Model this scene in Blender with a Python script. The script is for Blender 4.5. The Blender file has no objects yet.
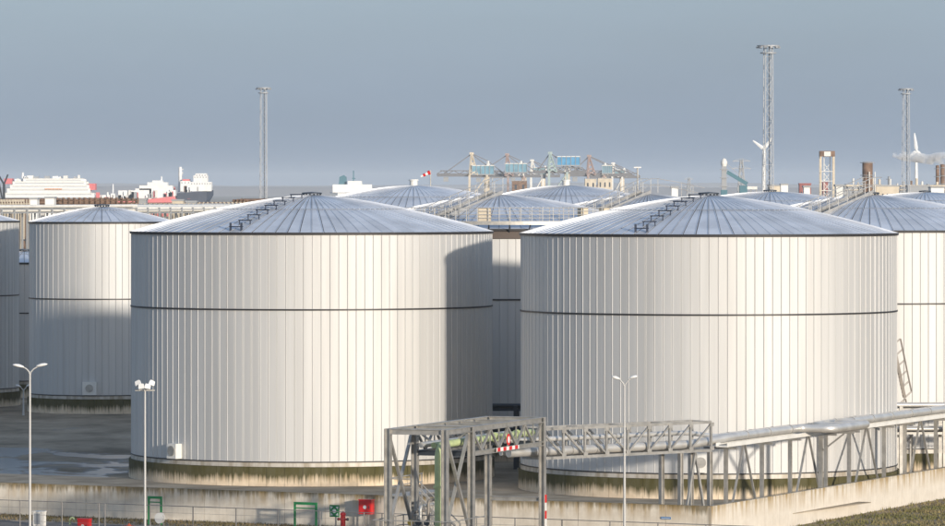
import bpy, bmesh, math, random
from mathutils import Vector, Matrix
random.seed(7)
SC = bpy.context.scene
COL = SC.collection
PI = math.pi
R = math.radians

# ------------------------------------------------------------------ camera, sky, sun, exposure
F = 4900.0            # focal length in photo pixels (945 px wide photograph)
EYE = 20.7            # eye height above the tank yard
HOR = 189.0           # horizon row in the photograph
cam = bpy.data.cameras.new('camera')
cam.sensor_fit = 'HORIZONTAL'; cam.sensor_width = 36.0
cam.lens = 36.0 * F / 945.0
cam.shift_y = -(263.0 - HOR) / 945.0
cam.clip_start = 1.0; cam.clip_end = 60000.0
camo = bpy.data.objects.new('camera', cam); COL.objects.link(camo)
camo.location = (0, 0, EYE); camo.rotation_euler = (R(90), 0, 0)
SC.camera = camo

SUN_EL = 8.0
SUN_AZ = Vector((0.507, -0.862, 0)).normalized()
sun_vec = Vector((SUN_AZ.x * math.cos(R(SUN_EL)), SUN_AZ.y * math.cos(R(SUN_EL)), math.sin(R(SUN_EL))))
world = bpy.data.worlds.new('World'); SC.world = world; world.use_nodes = True
wn = world.node_tree; wn.nodes.clear()
sky = wn.nodes.new('ShaderNodeTexSky'); sky.sky_type = 'NISHITA'; sky.sun_disc = False
sky.sun_elevation = R(SUN_EL)
sky.sun_rotation = math.atan2(SUN_AZ.x, SUN_AZ.y)
sky.altitude = 0; sky.air_density = 1.0; sky.dust_density = 2.0; sky.ozone_density = 2.8
hs = wn.nodes.new('ShaderNodeHueSaturation'); hs.inputs['Saturation'].default_value = 0.8
bg = wn.nodes.new('ShaderNodeBackground'); bg.inputs['Strength'].default_value = 0.15
wo = wn.nodes.new('ShaderNodeOutputWorld')
# an even veil of thin cloud over the clear sky: blue-grey in every direction, as in the photograph
veil = wn.nodes.new('ShaderNodeMix'); veil.data_type = 'RGBA'; veil.inputs['Factor'].default_value = 0.5
VEIL = (0.248, 0.345, 0.515)
veil.inputs['B'].default_value = (VEIL[0] / 0.15, VEIL[1] / 0.15, VEIL[2] / 0.15, 1)
tcw = wn.nodes.new('ShaderNodeTexCoord'); mpw = wn.nodes.new('ShaderNodeMapping'); mpw.inputs['Scale'].default_value = (5.0, 5.0, 26.0)
nzw = wn.nodes.new('ShaderNodeTexNoise'); nzw.inputs['Scale'].default_value = 1.6; nzw.inputs['Detail'].default_value = 4
mrw = wn.nodes.new('ShaderNodeMapRange'); mrw.inputs['From Min'].default_value = 0.3; mrw.inputs['From Max'].default_value = 0.7; mrw.inputs['To Min'].default_value = 0.93; mrw.inputs['To Max'].default_value = 1.06
vsw = wn.nodes.new('ShaderNodeVectorMath'); vsw.operation = 'SCALE'; vsw.inputs[0].default_value = (VEIL[0] / 0.15, VEIL[1] / 0.15, VEIL[2] / 0.15)
wn.links.new(tcw.outputs['Generated'], mpw.inputs['Vector']); wn.links.new(mpw.outputs[0], nzw.inputs['Vector']); wn.links.new(nzw.outputs['Fac'], mrw.inputs['Value'])
wn.links.new(mrw.outputs[0], vsw.inputs['Scale']); wn.links.new(vsw.outputs[0], veil.inputs['B'])
wn.links.new(sky.outputs[0], hs.inputs['Color']); wn.links.new(hs.outputs[0], veil.inputs['A']); wn.links.new(veil.outputs['Result'], bg.inputs['Color'])
wn.links.new(bg.outputs[0], wo.inputs['Surface'])
sl = bpy.data.lights.new('sun', 'SUN'); sl.energy = 3.0; sl.angle = R(1.6); sl.color = (1.0, 0.91, 0.79)
so = bpy.data.objects.new('sun', sl); COL.objects.link(so)
so.rotation_euler = (-sun_vec).to_track_quat('-Z', 'Y').to_euler(); so.location = (60, -60, 80)
SC.view_settings.view_transform = 'Standard'; SC.view_settings.look = 'None'
SC.view_settings.exposure = 0.52; SC.view_settings.gamma = 1.0
SC.cycles.volume_bounces = 2

# ------------------------------------------------------------------ helpers
def at(px, py, d):
    """point of the place seen at photo pixel px, py when it stands d metres away"""
    return Vector(((px - 472.5) / F * d, d, EYE - (py - HOR) / F * d))
def zat(py, d): return EYE - (py - HOR) / F * d
def xat(px, d): return (px - 472.5) / F * d

MATS = {}
def mat(name, col, rough=0.6, metal=0.0, var=0.0, vscale=(1, 1, 1), noise=4.0, col2=None, lo=0.4, hi=0.65, rnd=0.0,
        bump=0.0, bscale=20.0, coord='Object', spec=0.5):
    if name in MATS: return MATS[name]
    m = bpy.data.materials.new(name); m.use_nodes = True; nt = m.node_tree
    b = nt.nodes['Principled BSDF']
    b.inputs['Base Color'].default_value = (*col, 1); b.inputs['Roughness'].default_value = rough
    b.inputs['Metallic'].default_value = metal; b.inputs['Specular IOR Level'].default_value = spec
    L = nt.links.new
    out = None
    tc = nt.nodes.new('ShaderNodeTexCoord'); geo = nt.nodes.new('ShaderNodeNewGeometry')
    src = geo.outputs['Position'] if coord == 'World' else tc.outputs['Object']
    if col2 is not None or var:
        mp = nt.nodes.new('ShaderNodeMapping'); mp.inputs['Scale'].default_value = vscale
        L(src, mp.inputs['Vector'])
        nz = nt.nodes.new('ShaderNodeTexNoise'); nz.inputs['Scale'].default_value = noise; nz.inputs['Detail'].default_value = 5
        L(mp.outputs[0], nz.inputs['Vector'])
        rp = nt.nodes.new('ShaderNodeMapRange'); rp.inputs['From Min'].default_value = lo; rp.inputs['From Max'].default_value = hi
        L(nz.outputs['Fac'], rp.inputs['Value'])
        mx = nt.nodes.new('ShaderNodeMix'); mx.data_type = 'RGBA'
        c2 = col2 if col2 is not None else tuple(c * (1 - var) for c in col)
        mx.inputs['A'].default_value = (*col, 1); mx.inputs['B'].default_value = (*c2, 1)
        L(rp.outputs[0], mx.inputs['Factor']); out = mx.outputs['Result']
    if rnd:
        oi = nt.nodes.new('ShaderNodeObjectInfo')
        mr = nt.nodes.new('ShaderNodeMapRange'); mr.inputs['To Min'].default_value = 1 - rnd; mr.inputs['To Max'].default_value = 1 + rnd * 0.5
        L(oi.outputs['Random'], mr.inputs['Value'])
        vm = nt.nodes.new('ShaderNodeVectorMath'); vm.operation = 'SCALE'
        if out is not None: L(out, vm.inputs[0])
        else: vm.inputs[0].default_value = col
        L(mr.outputs[0], vm.inputs['Scale']); out = vm.outputs[0]
    if out is not None: L(out, b.inputs['Base Color'])
    if bump:
        n2 = nt.nodes.new('ShaderNodeTexNoise'); n2.inputs['Scale'].default_value = bscale; n2.inputs['Detail'].default_value = 4
        L(src, n2.inputs['Vector'])
        bp = nt.nodes.new('ShaderNodeBump'); bp.inputs['Strength'].default_value = bump; bp.inputs['Distance'].default_value = 0.05
        L(n2.outputs['Fac'], bp.inputs['Height']); L(bp.outputs[0], b.inputs['Normal'])
    MATS[name] = m
    return m

def stain_concrete(name, base, base2, moss, ztop, depth, amount):
    """weathered concrete: damp moss and rust runs hang from the top edge (local z = ztop) in ragged vertical streaks"""
    m = bpy.data.materials.new(name); m.use_nodes = True; nt = m.node_tree; L = nt.links.new
    b = nt.nodes['Principled BSDF']; b.inputs['Roughness'].default_value = 0.9; b.inputs['Specular IOR Level'].default_value = 0.2
    geo = nt.nodes.new('ShaderNodeNewGeometry'); tc = nt.nodes.new('ShaderNodeTexCoord')
    def noise(scale, vs, det=5):
        mp = nt.nodes.new('ShaderNodeMapping'); mp.inputs['Scale'].default_value = vs; L(geo.outputs['Position'], mp.inputs['Vector'])
        n = nt.nodes.new('ShaderNodeTexNoise'); n.inputs['Scale'].default_value = scale; n.inputs['Detail'].default_value = det
        n.inputs['Roughness'].default_value = 0.6
        L(mp.outputs[0], n.inputs['Vector']); return n.outputs['Fac']
    def mr(v, a, c, d=0.0, e=1.0):
        n = nt.nodes.new('ShaderNodeMapRange'); n.inputs['From Min'].default_value = a; n.inputs['From Max'].default_value = c
        n.inputs['To Min'].default_value = d; n.inputs['To Max'].default_value = e; L(v, n.inputs['Value']); return n.outputs[0]
    def math_(op, a, c):
        n = nt.nodes.new('ShaderNodeMath'); n.operation = op
        for i, v in enumerate((a, c)):
            if isinstance(v, (int, float)): n.inputs[i].default_value = v
            else: L(v, n.inputs[i])
        n.use_clamp = True
        return n.outputs[0]
    def mix(f, A, B):
        n = nt.nodes.new('ShaderNodeMix'); n.data_type = 'RGBA'; L(f, n.inputs['Factor'])
        for k, v in (('A', A), ('B', B)):
            if isinstance(v, tuple): n.inputs[k].default_value = (*v, 1)
            else: L(v, n.inputs[k])
        return n.outputs['Result']
    sep = nt.nodes.new('ShaderNodeSeparateXYZ'); L(tc.outputs['Object'], sep.inputs[0])
    top = mr(sep.outputs['Z'], ztop - depth, ztop)
    streak = noise(1.0, (2.2, 2.2, 0.25)); fine = noise(1.0, (6.5, 6.5, 0.35)); big = noise(0.22, (1, 1, 1), 2)
    blot = noise(1.3, (1, 1, 1))
    c = mix(mr(blot, 0.35, 0.7), base, base2)
    c = mix(mr(fine, 0.5, 0.75, 0, 0.28), c, tuple(x * 0.6 for x in base2))
    # rusty yellow runs
    f1 = math_('MULTIPLY', mr(streak, 0.42, 0.62), math_('MULTIPLY', top, 0.9))
    c = mix(f1, c, (0.34, 0.22, 0.075))
    # moss
    wide = math_('ADD', math_('MULTIPLY', fine, 0.75), math_('MULTIPLY', big, 0.5))
    f2 = math_('MULTIPLY', mr(math_('ADD', math_('MULTIPLY', top, 0.55), math_('MULTIPLY', wide, 0.75)), 0.78 - amount, 1.0 - amount), 0.92)
    c = mix(f2, c, moss)
    L(c, b.inputs['Base Color'])
    bp = nt.nodes.new('ShaderNodeBump'); bp.inputs['Strength'].default_value = 0.3; bp.inputs['Distance'].default_value = 0.02
    L(noise(9, (1, 1, 1)), bp.inputs['Height']); L(bp.outputs[0], b.inputs['Normal'])
    MATS[name] = m
    return m

class MB:
    def __init__(s): s.v = []; s.f = []
    def add(s, vs, fs):
        o = len(s.v); s.v += [tuple(p) for p in vs]; s.f += [tuple(i + o for i in f) for f in fs]
        return s
    def box(s, x0, x1, y0, y1, z0, z1):
        return s.add([(x0, y0, z0), (x1, y0, z0), (x1, y1, z0), (x0, y1, z0), (x0, y0, z1), (x1, y0, z1), (x1, y1, z1), (x0, y1, z1)],
              [(0, 3, 2, 1), (4, 5, 6, 7), (0, 1, 5, 4), (1, 2, 6, 5), (2, 3, 7, 6), (3, 0, 4, 7)])
    def bar(s, p, q, w, h=None, up=(0, 0, 1)):
        p = Vector(p); q = Vector(q); h = h or w
        d = (q - p).normalized(); up = Vector(up)
        if abs(d.dot(up)) > 0.98: up = Vector((0, 1, 0))
        a = d.cross(up).normalized() * (w / 2); b = a.cross(d).normalized() * (h / 2)
        vs = [p - a - b, p + a - b, p + a + b, p - a + b, q - a - b, q + a - b, q + a + b, q - a + b]
        return s.add(vs, [(0, 3, 2, 1), (4, 5, 6, 7), (0, 1, 5, 4), (1, 2, 6, 5), (2, 3, 7, 6), (3, 0, 4, 7)])
    def tube(s, pts, r, n=8):
        pts = [Vector(p) for p in pts]; rs = r if isinstance(r, (list, tuple)) else [r] * len(pts)
        rings = []; prev = None
        for i, p in enumerate(pts):
            if i == 0: d = pts[1] - pts[0]
            elif i == len(pts) - 1: d = pts[-1] - pts[-2]
            else: d = (pts[i + 1] - p).normalized() + (p - pts[i - 1]).normalized()
            d.normalize()
            if prev is None:
                up = Vector((0, 0, 1)) if abs(d.z) < 0.9 else Vector((0, 1, 0))
                a = d.cross(up).normalized()
            else:
                a = (prev - d * prev.dot(d)).normalized()
            prev = a; b = d.cross(a)
            rings.append([p + (a * math.cos(2 * PI * k / n) + b * math.sin(2 * PI * k / n)) * rs[i] for k in range(n)])
        vs = [v for r_ in rings for v in r_]; fs = []
        for i in range(len(rings) - 1):
            for k in range(n):
                a0 = i * n + k; a1 = i * n + (k + 1) % n
                fs.append((a0, a1, a1 + n, a0 + n))
        fs.append(tuple(range(n))[::-1]); fs.append(tuple((len(rings) - 1) * n + k for k in range(n)))
        return s.add(vs, fs)
    def lathe(s, prof, n=32, a0=0.0, a1=2 * PI, c=(0, 0)):
        full = abs(a1 - a0 - 2 * PI) < 1e-6; m = n if full else n + 1
        vs = []
        for k in range(m):
            a = a0 + (a1 - a0) * k / n
            for r, z in prof: vs.append((c[0] + r * math.cos(a), c[1] + r * math.sin(a), z))
        P = len(prof); fs = []
        for k in range(n):
            k2 = (k + 1) % m
            for i in range(P - 1):
                fs.append((k * P + i, k2 * P + i, k2 * P + i + 1, k * P + i + 1))
        return s.add(vs, fs)
    def prism(s, poly, y0, y1):
        """side-view outline (x, z) given a real thickness along y"""
        n = len(poly)
        vs = [(x, y0, z) for x, z in poly] + [(x, y1, z) for x, z in poly]
        return s.add(vs, [tuple(range(n)), tuple(range(2 * n - 1, n - 1, -1))] + [(i, i + n, (i + 1) % n + n, (i + 1) % n) for i in range(n)])
    def plan(s, poly, z0, z1):
        n = len(poly)
        vs = [(x, y, z0) for x, y in poly] + [(x, y, z1) for x, y in poly]
        return s.add(vs, [tuple(range(n))[::-1], tuple(range(n, 2 * n))] + [(i, (i + 1) % n, (i + 1) % n + n, i + n) for i in range(n)])
    def hpost(s, x, y, z0, z1, w=0.36, t=0.045):
        s.box(x - w / 2, x - w / 2 + t, y - w / 2, y + w / 2, z0, z1)
        s.box(x + w / 2 - t, x + w / 2, y - w / 2, y + w / 2, z0, z1)
        s.box(x - w / 2 + t, x + w / 2 - t, y - t / 2, y + t / 2, z0, z1)
        return s
    def mesh(s, name, m, smooth=None):
        me = bpy.data.meshes.new(name); me.from_pydata(s.v, [], s.f)
        bm = bmesh.new(); bm.from_mesh(me); bmesh.ops.recalc_face_normals(bm, faces=bm.faces); bm.to_mesh(me); bm.free()
        if smooth:
            me.polygons.foreach_set('use_smooth', [True] * len(me.polygons)); me.set_sharp_from_angle(angle=R(smooth))
        me.materials.append(m); me.update()
        return me
    def build(s, name, m, parent=None, smooth=None, loc=(0, 0, 0)):
        o = bpy.data.objects.new(name, s.mesh(name, m, smooth)); COL.objects.link(o)
        o.parent = parent; o.location = loc
        return o

def inst(name, me, parent, loc=(0, 0, 0), rz=0.0):
    o = bpy.data.objects.new(name, me); COL.objects.link(o); o.parent = parent; o.location = loc; o.rotation_euler = (0, 0, rz)
    return o
def tag(o, label, cat, group=None):
    o['label'] = label; o['category'] = cat
    if group: o['group'] = group
    return o
def thing(name, label, cat, loc=(0, 0, 0), rz=0.0, group=None):
    o = bpy.data.objects.new(name, None); COL.objects.link(o); o.empty_display_size = 0.5
    o.location = loc; o.rotation_euler = (0, 0, rz)
    return tag(o, label, cat, group)
def structure(o): o['kind'] = 'structure'; return o
def stuff(o): o['kind'] = 'stuff'; return o
def copy_tree(o, parent=None):
    c = o.copy(); COL.objects.link(c); c.parent = parent
    for ch in list(o.children): copy_tree(ch, c)
    return c

# ------------------------------------------------------------------ materials
M_SHELL = mat('tank_cladding', (0.63, 0.62, 0.60), 0.72, 0.72, var=0.09, vscale=(1.6, 1.6, 0.05), noise=1.0, lo=0.38, hi=0.68, rnd=0.025, coord='World', spec=0.3)
M_FLASH = mat('base_flashing', (0.52, 0.48, 0.42), 0.6, 0.2, col2=(0.34, 0.29, 0.22), vscale=(2.5, 2.5, 0.4), noise=1.0, coord='World')
M_UNDER = mat('tank_underlay', (0.30, 0.29, 0.27), 0.6, 0.3)
M_ROOF = mat('roof_sheet', (0.74, 0.755, 0.785), 0.50, 0.40, var=0.18, vscale=(0.5, 0.5, 0.5), noise=1.0, rnd=0.10, coord='World')
M_ROOFU = mat('roof_joint', (0.10, 0.10, 0.12), 0.7)
M_BAND = mat('dark_band', (0.035, 0.033, 0.034), 0.5, 0.2)
M_WALKSHADE = mat('walkway_shade_brown', (0.10, 0.075, 0.06), 0.7)  # walkway and eave shade, put in as a dark brown colour
M_STEEL = mat('galvanised_steel', (0.44, 0.42, 0.385), 0.5, 0.55, var=0.25, noise=2.0, coord='World')
M_STEELM = mat('weathered_steel', (0.26, 0.23, 0.20), 0.6, 0.3, var=0.2, noise=2.0)
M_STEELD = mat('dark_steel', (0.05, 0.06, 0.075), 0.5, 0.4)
M_PALE = mat('pale_paint', (0.72, 0.70, 0.65), 0.5, 0.0, var=0.12, noise=1.0)
M_WHITE = mat('white_paint', (0.80, 0.79, 0.76), 0.5, 0.0, var=0.08, noise=0.4)
M_POLE = mat('lamp_pole', (0.46, 0.45, 0.43), 0.55, 0.2)
M_RAIL = mat('rail_steel', (0.46, 0.45, 0.43), 0.6, 0.3, var=0.2, noise=1.0)
M_PIPE = mat('pipe_jacket', (0.76, 0.73, 0.68), 0.38, 0.6, var=0.2, noise=0.9, coord='World')
M_GREEN = mat('pale_green_pipe', (0.52, 0.60, 0.30), 0.45, 0.0, var=0.2, noise=2.0)
M_SIGNG = mat('sign_green', (0.02, 0.23, 0.07), 0.45)
M_RED = mat('signal_red', (0.62, 0.02, 0.02), 0.4)
M_MAST = mat('mast_steel', (0.34, 0.35, 0.36), 0.6, 0.2)
M_FENCE = mat('fence_steel', (0.20, 0.19, 0.18), 0.6, 0.3)
M_LENS = mat('lamp_glass', (0.74, 0.72, 0.68), 0.3)
M_BLUE = mat('crane_blue', (0.10, 0.36, 0.62), 0.5)
M_TEAL = mat('teal_paint', (0.06, 0.16, 0.20), 0.6)
M_GREY = mat('grey_paint', (0.30, 0.31, 0.32), 0.6)
M_CREAM = mat('cream_wall', (0.62, 0.54, 0.42), 0.8, var=0.2, noise=0.3)
M_RUST = mat('rusty_brown', (0.24, 0.15, 0.10), 0.8, var=0.4, noise=0.6)
M_NAVY = mat('navy_hull', (0.025, 0.035, 0.06), 0.5)
M_ROSE = mat('faded_red', (0.62, 0.15, 0.15), 0.6)
M_PLINTH = stain_concrete('plinth_concrete', (0.74, 0.61, 0.45), (0.60, 0.48, 0.34), (0.046, 0.046, 0.012), 1.34, 1.3, 0.22)
M_WALLC = stain_concrete('bund_concrete', (0.70, 0.635, 0.535), (0.58, 0.515, 0.425), (0.12, 0.09, 0.035), 2.13, 1.1, -0.04)
M_WALLR = stain_concrete('bund_concrete_clean', (0.68, 0.62, 0.53), (0.60, 0.54, 0.455), (0.22, 0.17, 0.08), 2.13, 1.2, -0.16)
M_COPE = mat('wall_coping', (0.36, 0.31, 0.24), 0.9, col2=(0.24, 0.20, 0.14), noise=1.2, coord='World', bump=0.3)

# ------------------------------------------------------------------ ground, yard
def ground_mat():
    m = bpy.data.materials.new('flat_land'); m.use_nodes = True; nt = m.node_tree; L = nt.links.new
    b = nt.nodes['Principled BSDF']; b.inputs['Roughness'].default_value = 0.95; b.inputs['Specular IOR Level'].default_value = 0.1
    g = nt.nodes.new('ShaderNodeNewGeometry')
    n = nt.nodes.new('ShaderNodeTexNoise'); n.inputs['Scale'].default_value = 0.25; n.inputs['Detail'].default_value = 8
    n3 = nt.nodes.new('ShaderNodeTexNoise'); n3.inputs['Scale'].default_value = 0.006; n3.inputs['Detail'].default_value = 4
    L(g.outputs['Position'], n.inputs['Vector']); L(g.outputs['Position'], n3.inputs['Vector'])
    r = nt.nodes.new('ShaderNodeValToRGB'); e = r.color_ramp.elements
    e[0].position = 0.35; e[0].color = (0.13, 0.11, 0.065, 1); e[1].position = 0.68; e[1].color = (0.25, 0.195, 0.125, 1)
    r2 = nt.nodes.new('ShaderNodeValToRGB'); e = r2.color_ramp.elements
    e[0].position = 0.4; e[0].color = (0.33, 0.26, 0.19, 1); e[1].position = 0.62; e[1].color = (0.48, 0.39, 0.29, 1)
    L(n.outputs['Fac'], r.inputs[0]); L(n3.outputs['Fac'], r2.inputs[0])
    mx = nt.nodes.new('ShaderNodeMix'); mx.data_type = 'RGBA'; mx.inputs['Factor'].default_value = 0.6
    L(r.outputs[0], mx.inputs['A']); L(r2.outputs[0], mx.inputs['B']); L(mx.outputs['Result'], b.inputs['Base Color'])
    bp = nt.nodes.new('ShaderNodeBump'); bp.inputs['Strength'].default_value = 0.6; bp.inputs['Distance'].default_value = 0.1
    L(n.outputs['Fac'], bp.inputs['Height']); L(bp.outputs[0], b.inputs['Normal'])
    return m
def yard_mat():
    m = bpy.data.materials.new('wet_asphalt'); m.use_nodes = True; nt = m.node_tree; L = nt.links.new
    b = nt.nodes['Principled BSDF']
    g = nt.nodes.new('ShaderNodeNewGeometry')
    mp = nt.nodes.new('ShaderNodeMapping'); mp.inputs['Scale'].default_value = (0.12, 0.075, 1.0); mp.inputs['Location'].default_value = (2.3, 1.2, 0)
    L(g.outputs['Position'], mp.inputs['Vector'])
    n = nt.nodes.new('ShaderNodeTexNoise'); n.inputs['Scale'].default_value = 1.0; n.inputs['Detail'].default_value = 6; n.inputs['Distortion'].default_value = 0.6
    L(mp.outputs[0], n.inputs['Vector'])
    f = nt.nodes.new('ShaderNodeTexNoise'); f.inputs['Scale'].default_value = 1.0; f.inputs['Detail'].default_value = 7; f.inputs['Roughness'].default_value = 0.65
    mpf = nt.nodes.new('ShaderNodeMapping'); mpf.inputs['Scale'].default_value = (0.10, 0.06, 1.0); mpf.inputs['Rotation'].default_value = (0, 0, 0.3)
    L(g.outputs['Position'], mpf.inputs['Vector']); L(mpf.outputs[0], f.inputs['Vector'])
    wet = nt.nodes.new('ShaderNodeMapRange'); wet.inputs['From Min'].default_value = 0.515; wet.inputs['From Max'].default_value = 0.575
    # standing water lies towards the low, bund-side end of the yard (y < 365) and west of the first tank
    sp = nt.nodes.new('ShaderNodeSeparateXYZ'); L(g.outputs['Position'], sp.inputs[0])
    lowy = nt.nodes.new('ShaderNodeMapRange'); lowy.inputs['From Min'].default_value = 415; lowy.inputs['From Max'].default_value = 372
    lowy.inputs['To Min'].default_value = -0.12; lowy.inputs['To Max'].default_value = 0.10; L(sp.outputs['Y'], lowy.inputs['Value'])
    ad = nt.nodes.new('ShaderNodeMath'); L(n.outputs['Fac'], ad.inputs[0]); L(lowy.outputs[0], ad.inputs[1])
    lowx = nt.nodes.new('ShaderNodeMapRange'); lowx.inputs['From Min'].default_value = -27; lowx.inputs['From Max'].default_value = -24
    lowx.inputs['To Min'].default_value = 0.0; lowx.inputs['To Max'].default_value = -0.3; L(sp.outputs['X'], lowx.inputs['Value'])
    ad2 = nt.nodes.new('ShaderNodeMath'); L(ad.outputs[0], ad2.inputs[0]); L(lowx.outputs[0], ad2.inputs[1])
    L(ad2.outputs[0], wet.inputs['Value'])
    r = nt.nodes.new('ShaderNodeValToRGB'); e = r.color_ramp.elements
    e[0].position = 0.36; e[0].color = (0.15, 0.118, 0.078, 1); e[1].position = 0.66; e[1].color = (0.44, 0.35, 0.25, 1)
    L(f.outputs['Fac'], r.inputs[0])
    mx = nt.nodes.new('ShaderNodeMix'); mx.data_type = 'RGBA'; L(wet.outputs[0], mx.inputs['Factor'])
    L(r.outputs[0], mx.inputs['A']); mx.inputs['B'].default_value = (0.03, 0.03, 0.03, 1); L(mx.outputs['Result'], b.inputs['Base Color'])
    rr = nt.nodes.new('ShaderNodeMapRange'); rr.inputs['To Min'].default_value = 0.92; rr.inputs['To Max'].default_value = 0.28
    L(wet.outputs[0], rr.inputs['Value']); L(rr.outputs[0], b.inputs['Roughness'])
    ss = nt.nodes.new('ShaderNodeMapRange'); ss.inputs['To Min'].default_value = 0.15; ss.inputs['To Max'].default_value = 0.5
    L(wet.outputs[0], ss.inputs['Value']); L(ss.outputs[0], b.inputs['Specular IOR Level'])
    return m
M_LAND = ground_mat(); M_YARD = yard_mat()
ZO = -0.83      # ground outside the bund
ZT = 1.30       # top of the bund wall
big = MB().add([(-30000, -3000, ZO), (30000, -3000, ZO), (30000, 45000, ZO), (-30000, 45000, ZO)], [(0, 1, 2, 3)])
structure(big.build('ground', M_LAND))

CORNER = Vector((14.65, 299.6, 0))
L1 = Vector((-0.885, 0.466, 0)).normalized()      # bund wall running left and away
L2 = Vector((0.403, 0.915, 0)).normalized()       # bund wall running right and away
N1 = Vector((-0.466, -0.885, 0)).normalized()     # outward (towards the camera)
N2 = Vector((0.915, -0.403, 0)).normalized()
def wall1(px, off=0.0):
    k = (px - 472.5) / F; o = CORNER + N1 * off
    t = (o.x - k * o.y) / (-L1.x + k * L1.y)
    return o + L1 * t
def leg2(t, off=0.0, z=0.0):
    p = CORNER + L2 * t + N2 * off; return Vector((p.x, p.y, z))
a = CORNER - N1 * 0.2 - N2 * 0.2
pA = CORNER + L1 * 130 - N1 * 0.2; pB = CORNER + L2 * 120 - N2 * 0.2
structure(MB().plan([(a.x, a.y), (pB.x, pB.y), (150, 620), (-170, 620), (pA.x, pA.y)], ZO + 0.02, 0.0).build('tank_yard', M_YARD))
q = [CORNER - N1 * 0.35 + L1 * 1.0, CORNER - N1 * 0.35 + L1 * 100, CORNER - N1 * 29 + L1 * 100, CORNER - N1 * 26 + L1 * 40, CORNER - N1 * 27 + L1 * 1.0]
M_APRON = mat('apron_concrete', (0.40, 0.335, 0.25), 0.9, col2=(0.26, 0.215, 0.155), noise=0.35, lo=0.4, hi=0.62, coord='World', spec=0.2, bump=0.2)
structure(MB().plan([(p.x, p.y) for p in q][::-1], -0.05, 0.005).build('concrete_apron', M_APRON))
# service road along the bund and its kerb
M_ROAD = mat('road_asphalt', (0.19, 0.165, 0.14), 0.9, var=0.35, noise=0.8, coord='World', bump=0.3)
q = [CORNER + N1 * 5.0 - L1 * 20, CORNER + N1 * 5.0 + L1 * 90, CORNER + N1 * 30 + L1 * 90, CORNER + N1 * 30 - L1 * 20]
structure(MB().plan([(p.x, p.y) for p in q][::-1], ZO - 0.2, ZO + 0.03).build('service_road', M_ROAD))
M_KERB = mat('kerb_stone', (0.33, 0.31, 0.28), 0.9, rnd=0.15)
kerb = structure(MB().bar(CORNER + N1 * 4.86 - L1 * 20 + Vector((0, 0, ZO)), CORNER + N1 * 4.86 + L1 * 90 + Vector((0, 0, ZO)), 0.2, 0.12).build('kerb', M_KERB))

# ------------------------------------------------------------------ bund walls (cast panels with open joints)
def bund(name, label, origin, d, nrm, n, length, cat, m):
    t = thing(name, label, cat, (origin.x, origin.y, ZO), math.atan2(d.y, d.x))
    side = 1 if Vector((-d.y, d.x, 0)).dot(nrm) > 0 else -1
    th = 0.30; h = ZT - ZO
    me = MB().box(0.012, length - 0.012, -th / 2, th / 2, 0, h).mesh('wall_panel', m)
    for i in range(n): inst('wall_panel', me, t, (i * length, -side * th / 2 + side * random.uniform(-0.008, 0.008), 0))
    MB().box(0, n * length, -side * th / 2 - 0.09, -side * th / 2 + 0.09, 0, h - 0.03).build('joint_filler', M_COPE, t)
    return t
bund('bund_wall', 'long stained concrete bund wall below the two front tanks', CORNER + L1 * 0.15, L1, N1, 26, 3.0, 'wall', M_WALLC)
bund('bund_wall', 'cleaner cream concrete bund wall receding to the right below the pipes', CORNER, L2, N2, 24, 3.6, 'wall', M_WALLR)

# ------------------------------------------------------------------ storage tanks
def prof(r, Rt, ze, rise, ex=1.5): return ze + rise * (1 - (max(r, 0) / Rt) ** ex)
MESHES = {}
def shell_panel(Rt, N, h):
    key = ('p', Rt, N, round(h, 2))
    if key not in MESHES:
        w = 2 * Rt * math.tan(PI / N) - 0.006; e = w / 2
        arc_ = [(-e + 0.02 + (2 * e - 0.105) * k / 5) for k in range(6)]
        pr = [(-e, 0)] + [(x, 0.010 + math.sqrt(Rt * Rt - x * x) - math.sqrt(Rt * Rt - e * e) - 0.0) for x in arc_] + [(e - 0.07, 0.036), (e - 0.035, 0.036), (e - 0.008, 0.006), (e, 0.0)]
        vs = [(x, y, 0) for x, y in pr] + [(x, y, h) for x, y in pr]; n = len(pr)
        MESHES[key] = MB().add(vs, [(i, i + 1, i + 1 + n, i + n) for i in range(n - 1)]).mesh('panel', M_SHELL, 12)
    return MESHES[key]
def roof_panel(Rt, ze, rise, N, r0, r1, ex, seg=5):
    key = ('r', Rt, N, r0, r1, ze, rise)
    if key not in MESHES:
        g = 0.022; vs = []; fs = []
        half = PI / N
        for i in range(seg + 1):
            r = r0 + (r1 - r0) * i / seg; z = prof(r, Rt, ze, rise, ex)
            gg = min(g, r * half * 0.25); rb = min(0.05, r * half * 0.3)
            xs = [(-r * math.tan(half) + gg, 0), (r * math.tan(half) - gg - rb, 0), (r * math.tan(half) - gg - rb * 0.7, 0.032), (r * math.tan(half) - gg, 0.032), (r * math.tan(half) - gg, 0)]
            vs += [(r, x, z + dz) for x, dz in xs]
        for i in range(seg):
            for k in range(4): fs.append((i * 5 + k, i * 5 + k + 1, i * 5 + k + 6, i * 5 + k + 5))
        fs.append(tuple(seg * 5 + k for k in range(5)))
        MESHES[key] = MB().add(vs, fs).mesh('roof_panel', M_ROOF)
    return MESHES[key]
def joined(me, placements):
    """several copies of a mesh as one mesh, for the unseen back of a tank"""
    mb = MB()
    vs = [v.co.copy() for v in me.vertices]; fs = [tuple(p.vertices) for p in me.polygons]
    for loc, rz in placements:
        m = Matrix.Translation(loc) @ Matrix.Rotation(rz, 4, 'Z'); mb.add([m @ v for v in vs], fs)
    return mb

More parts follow.
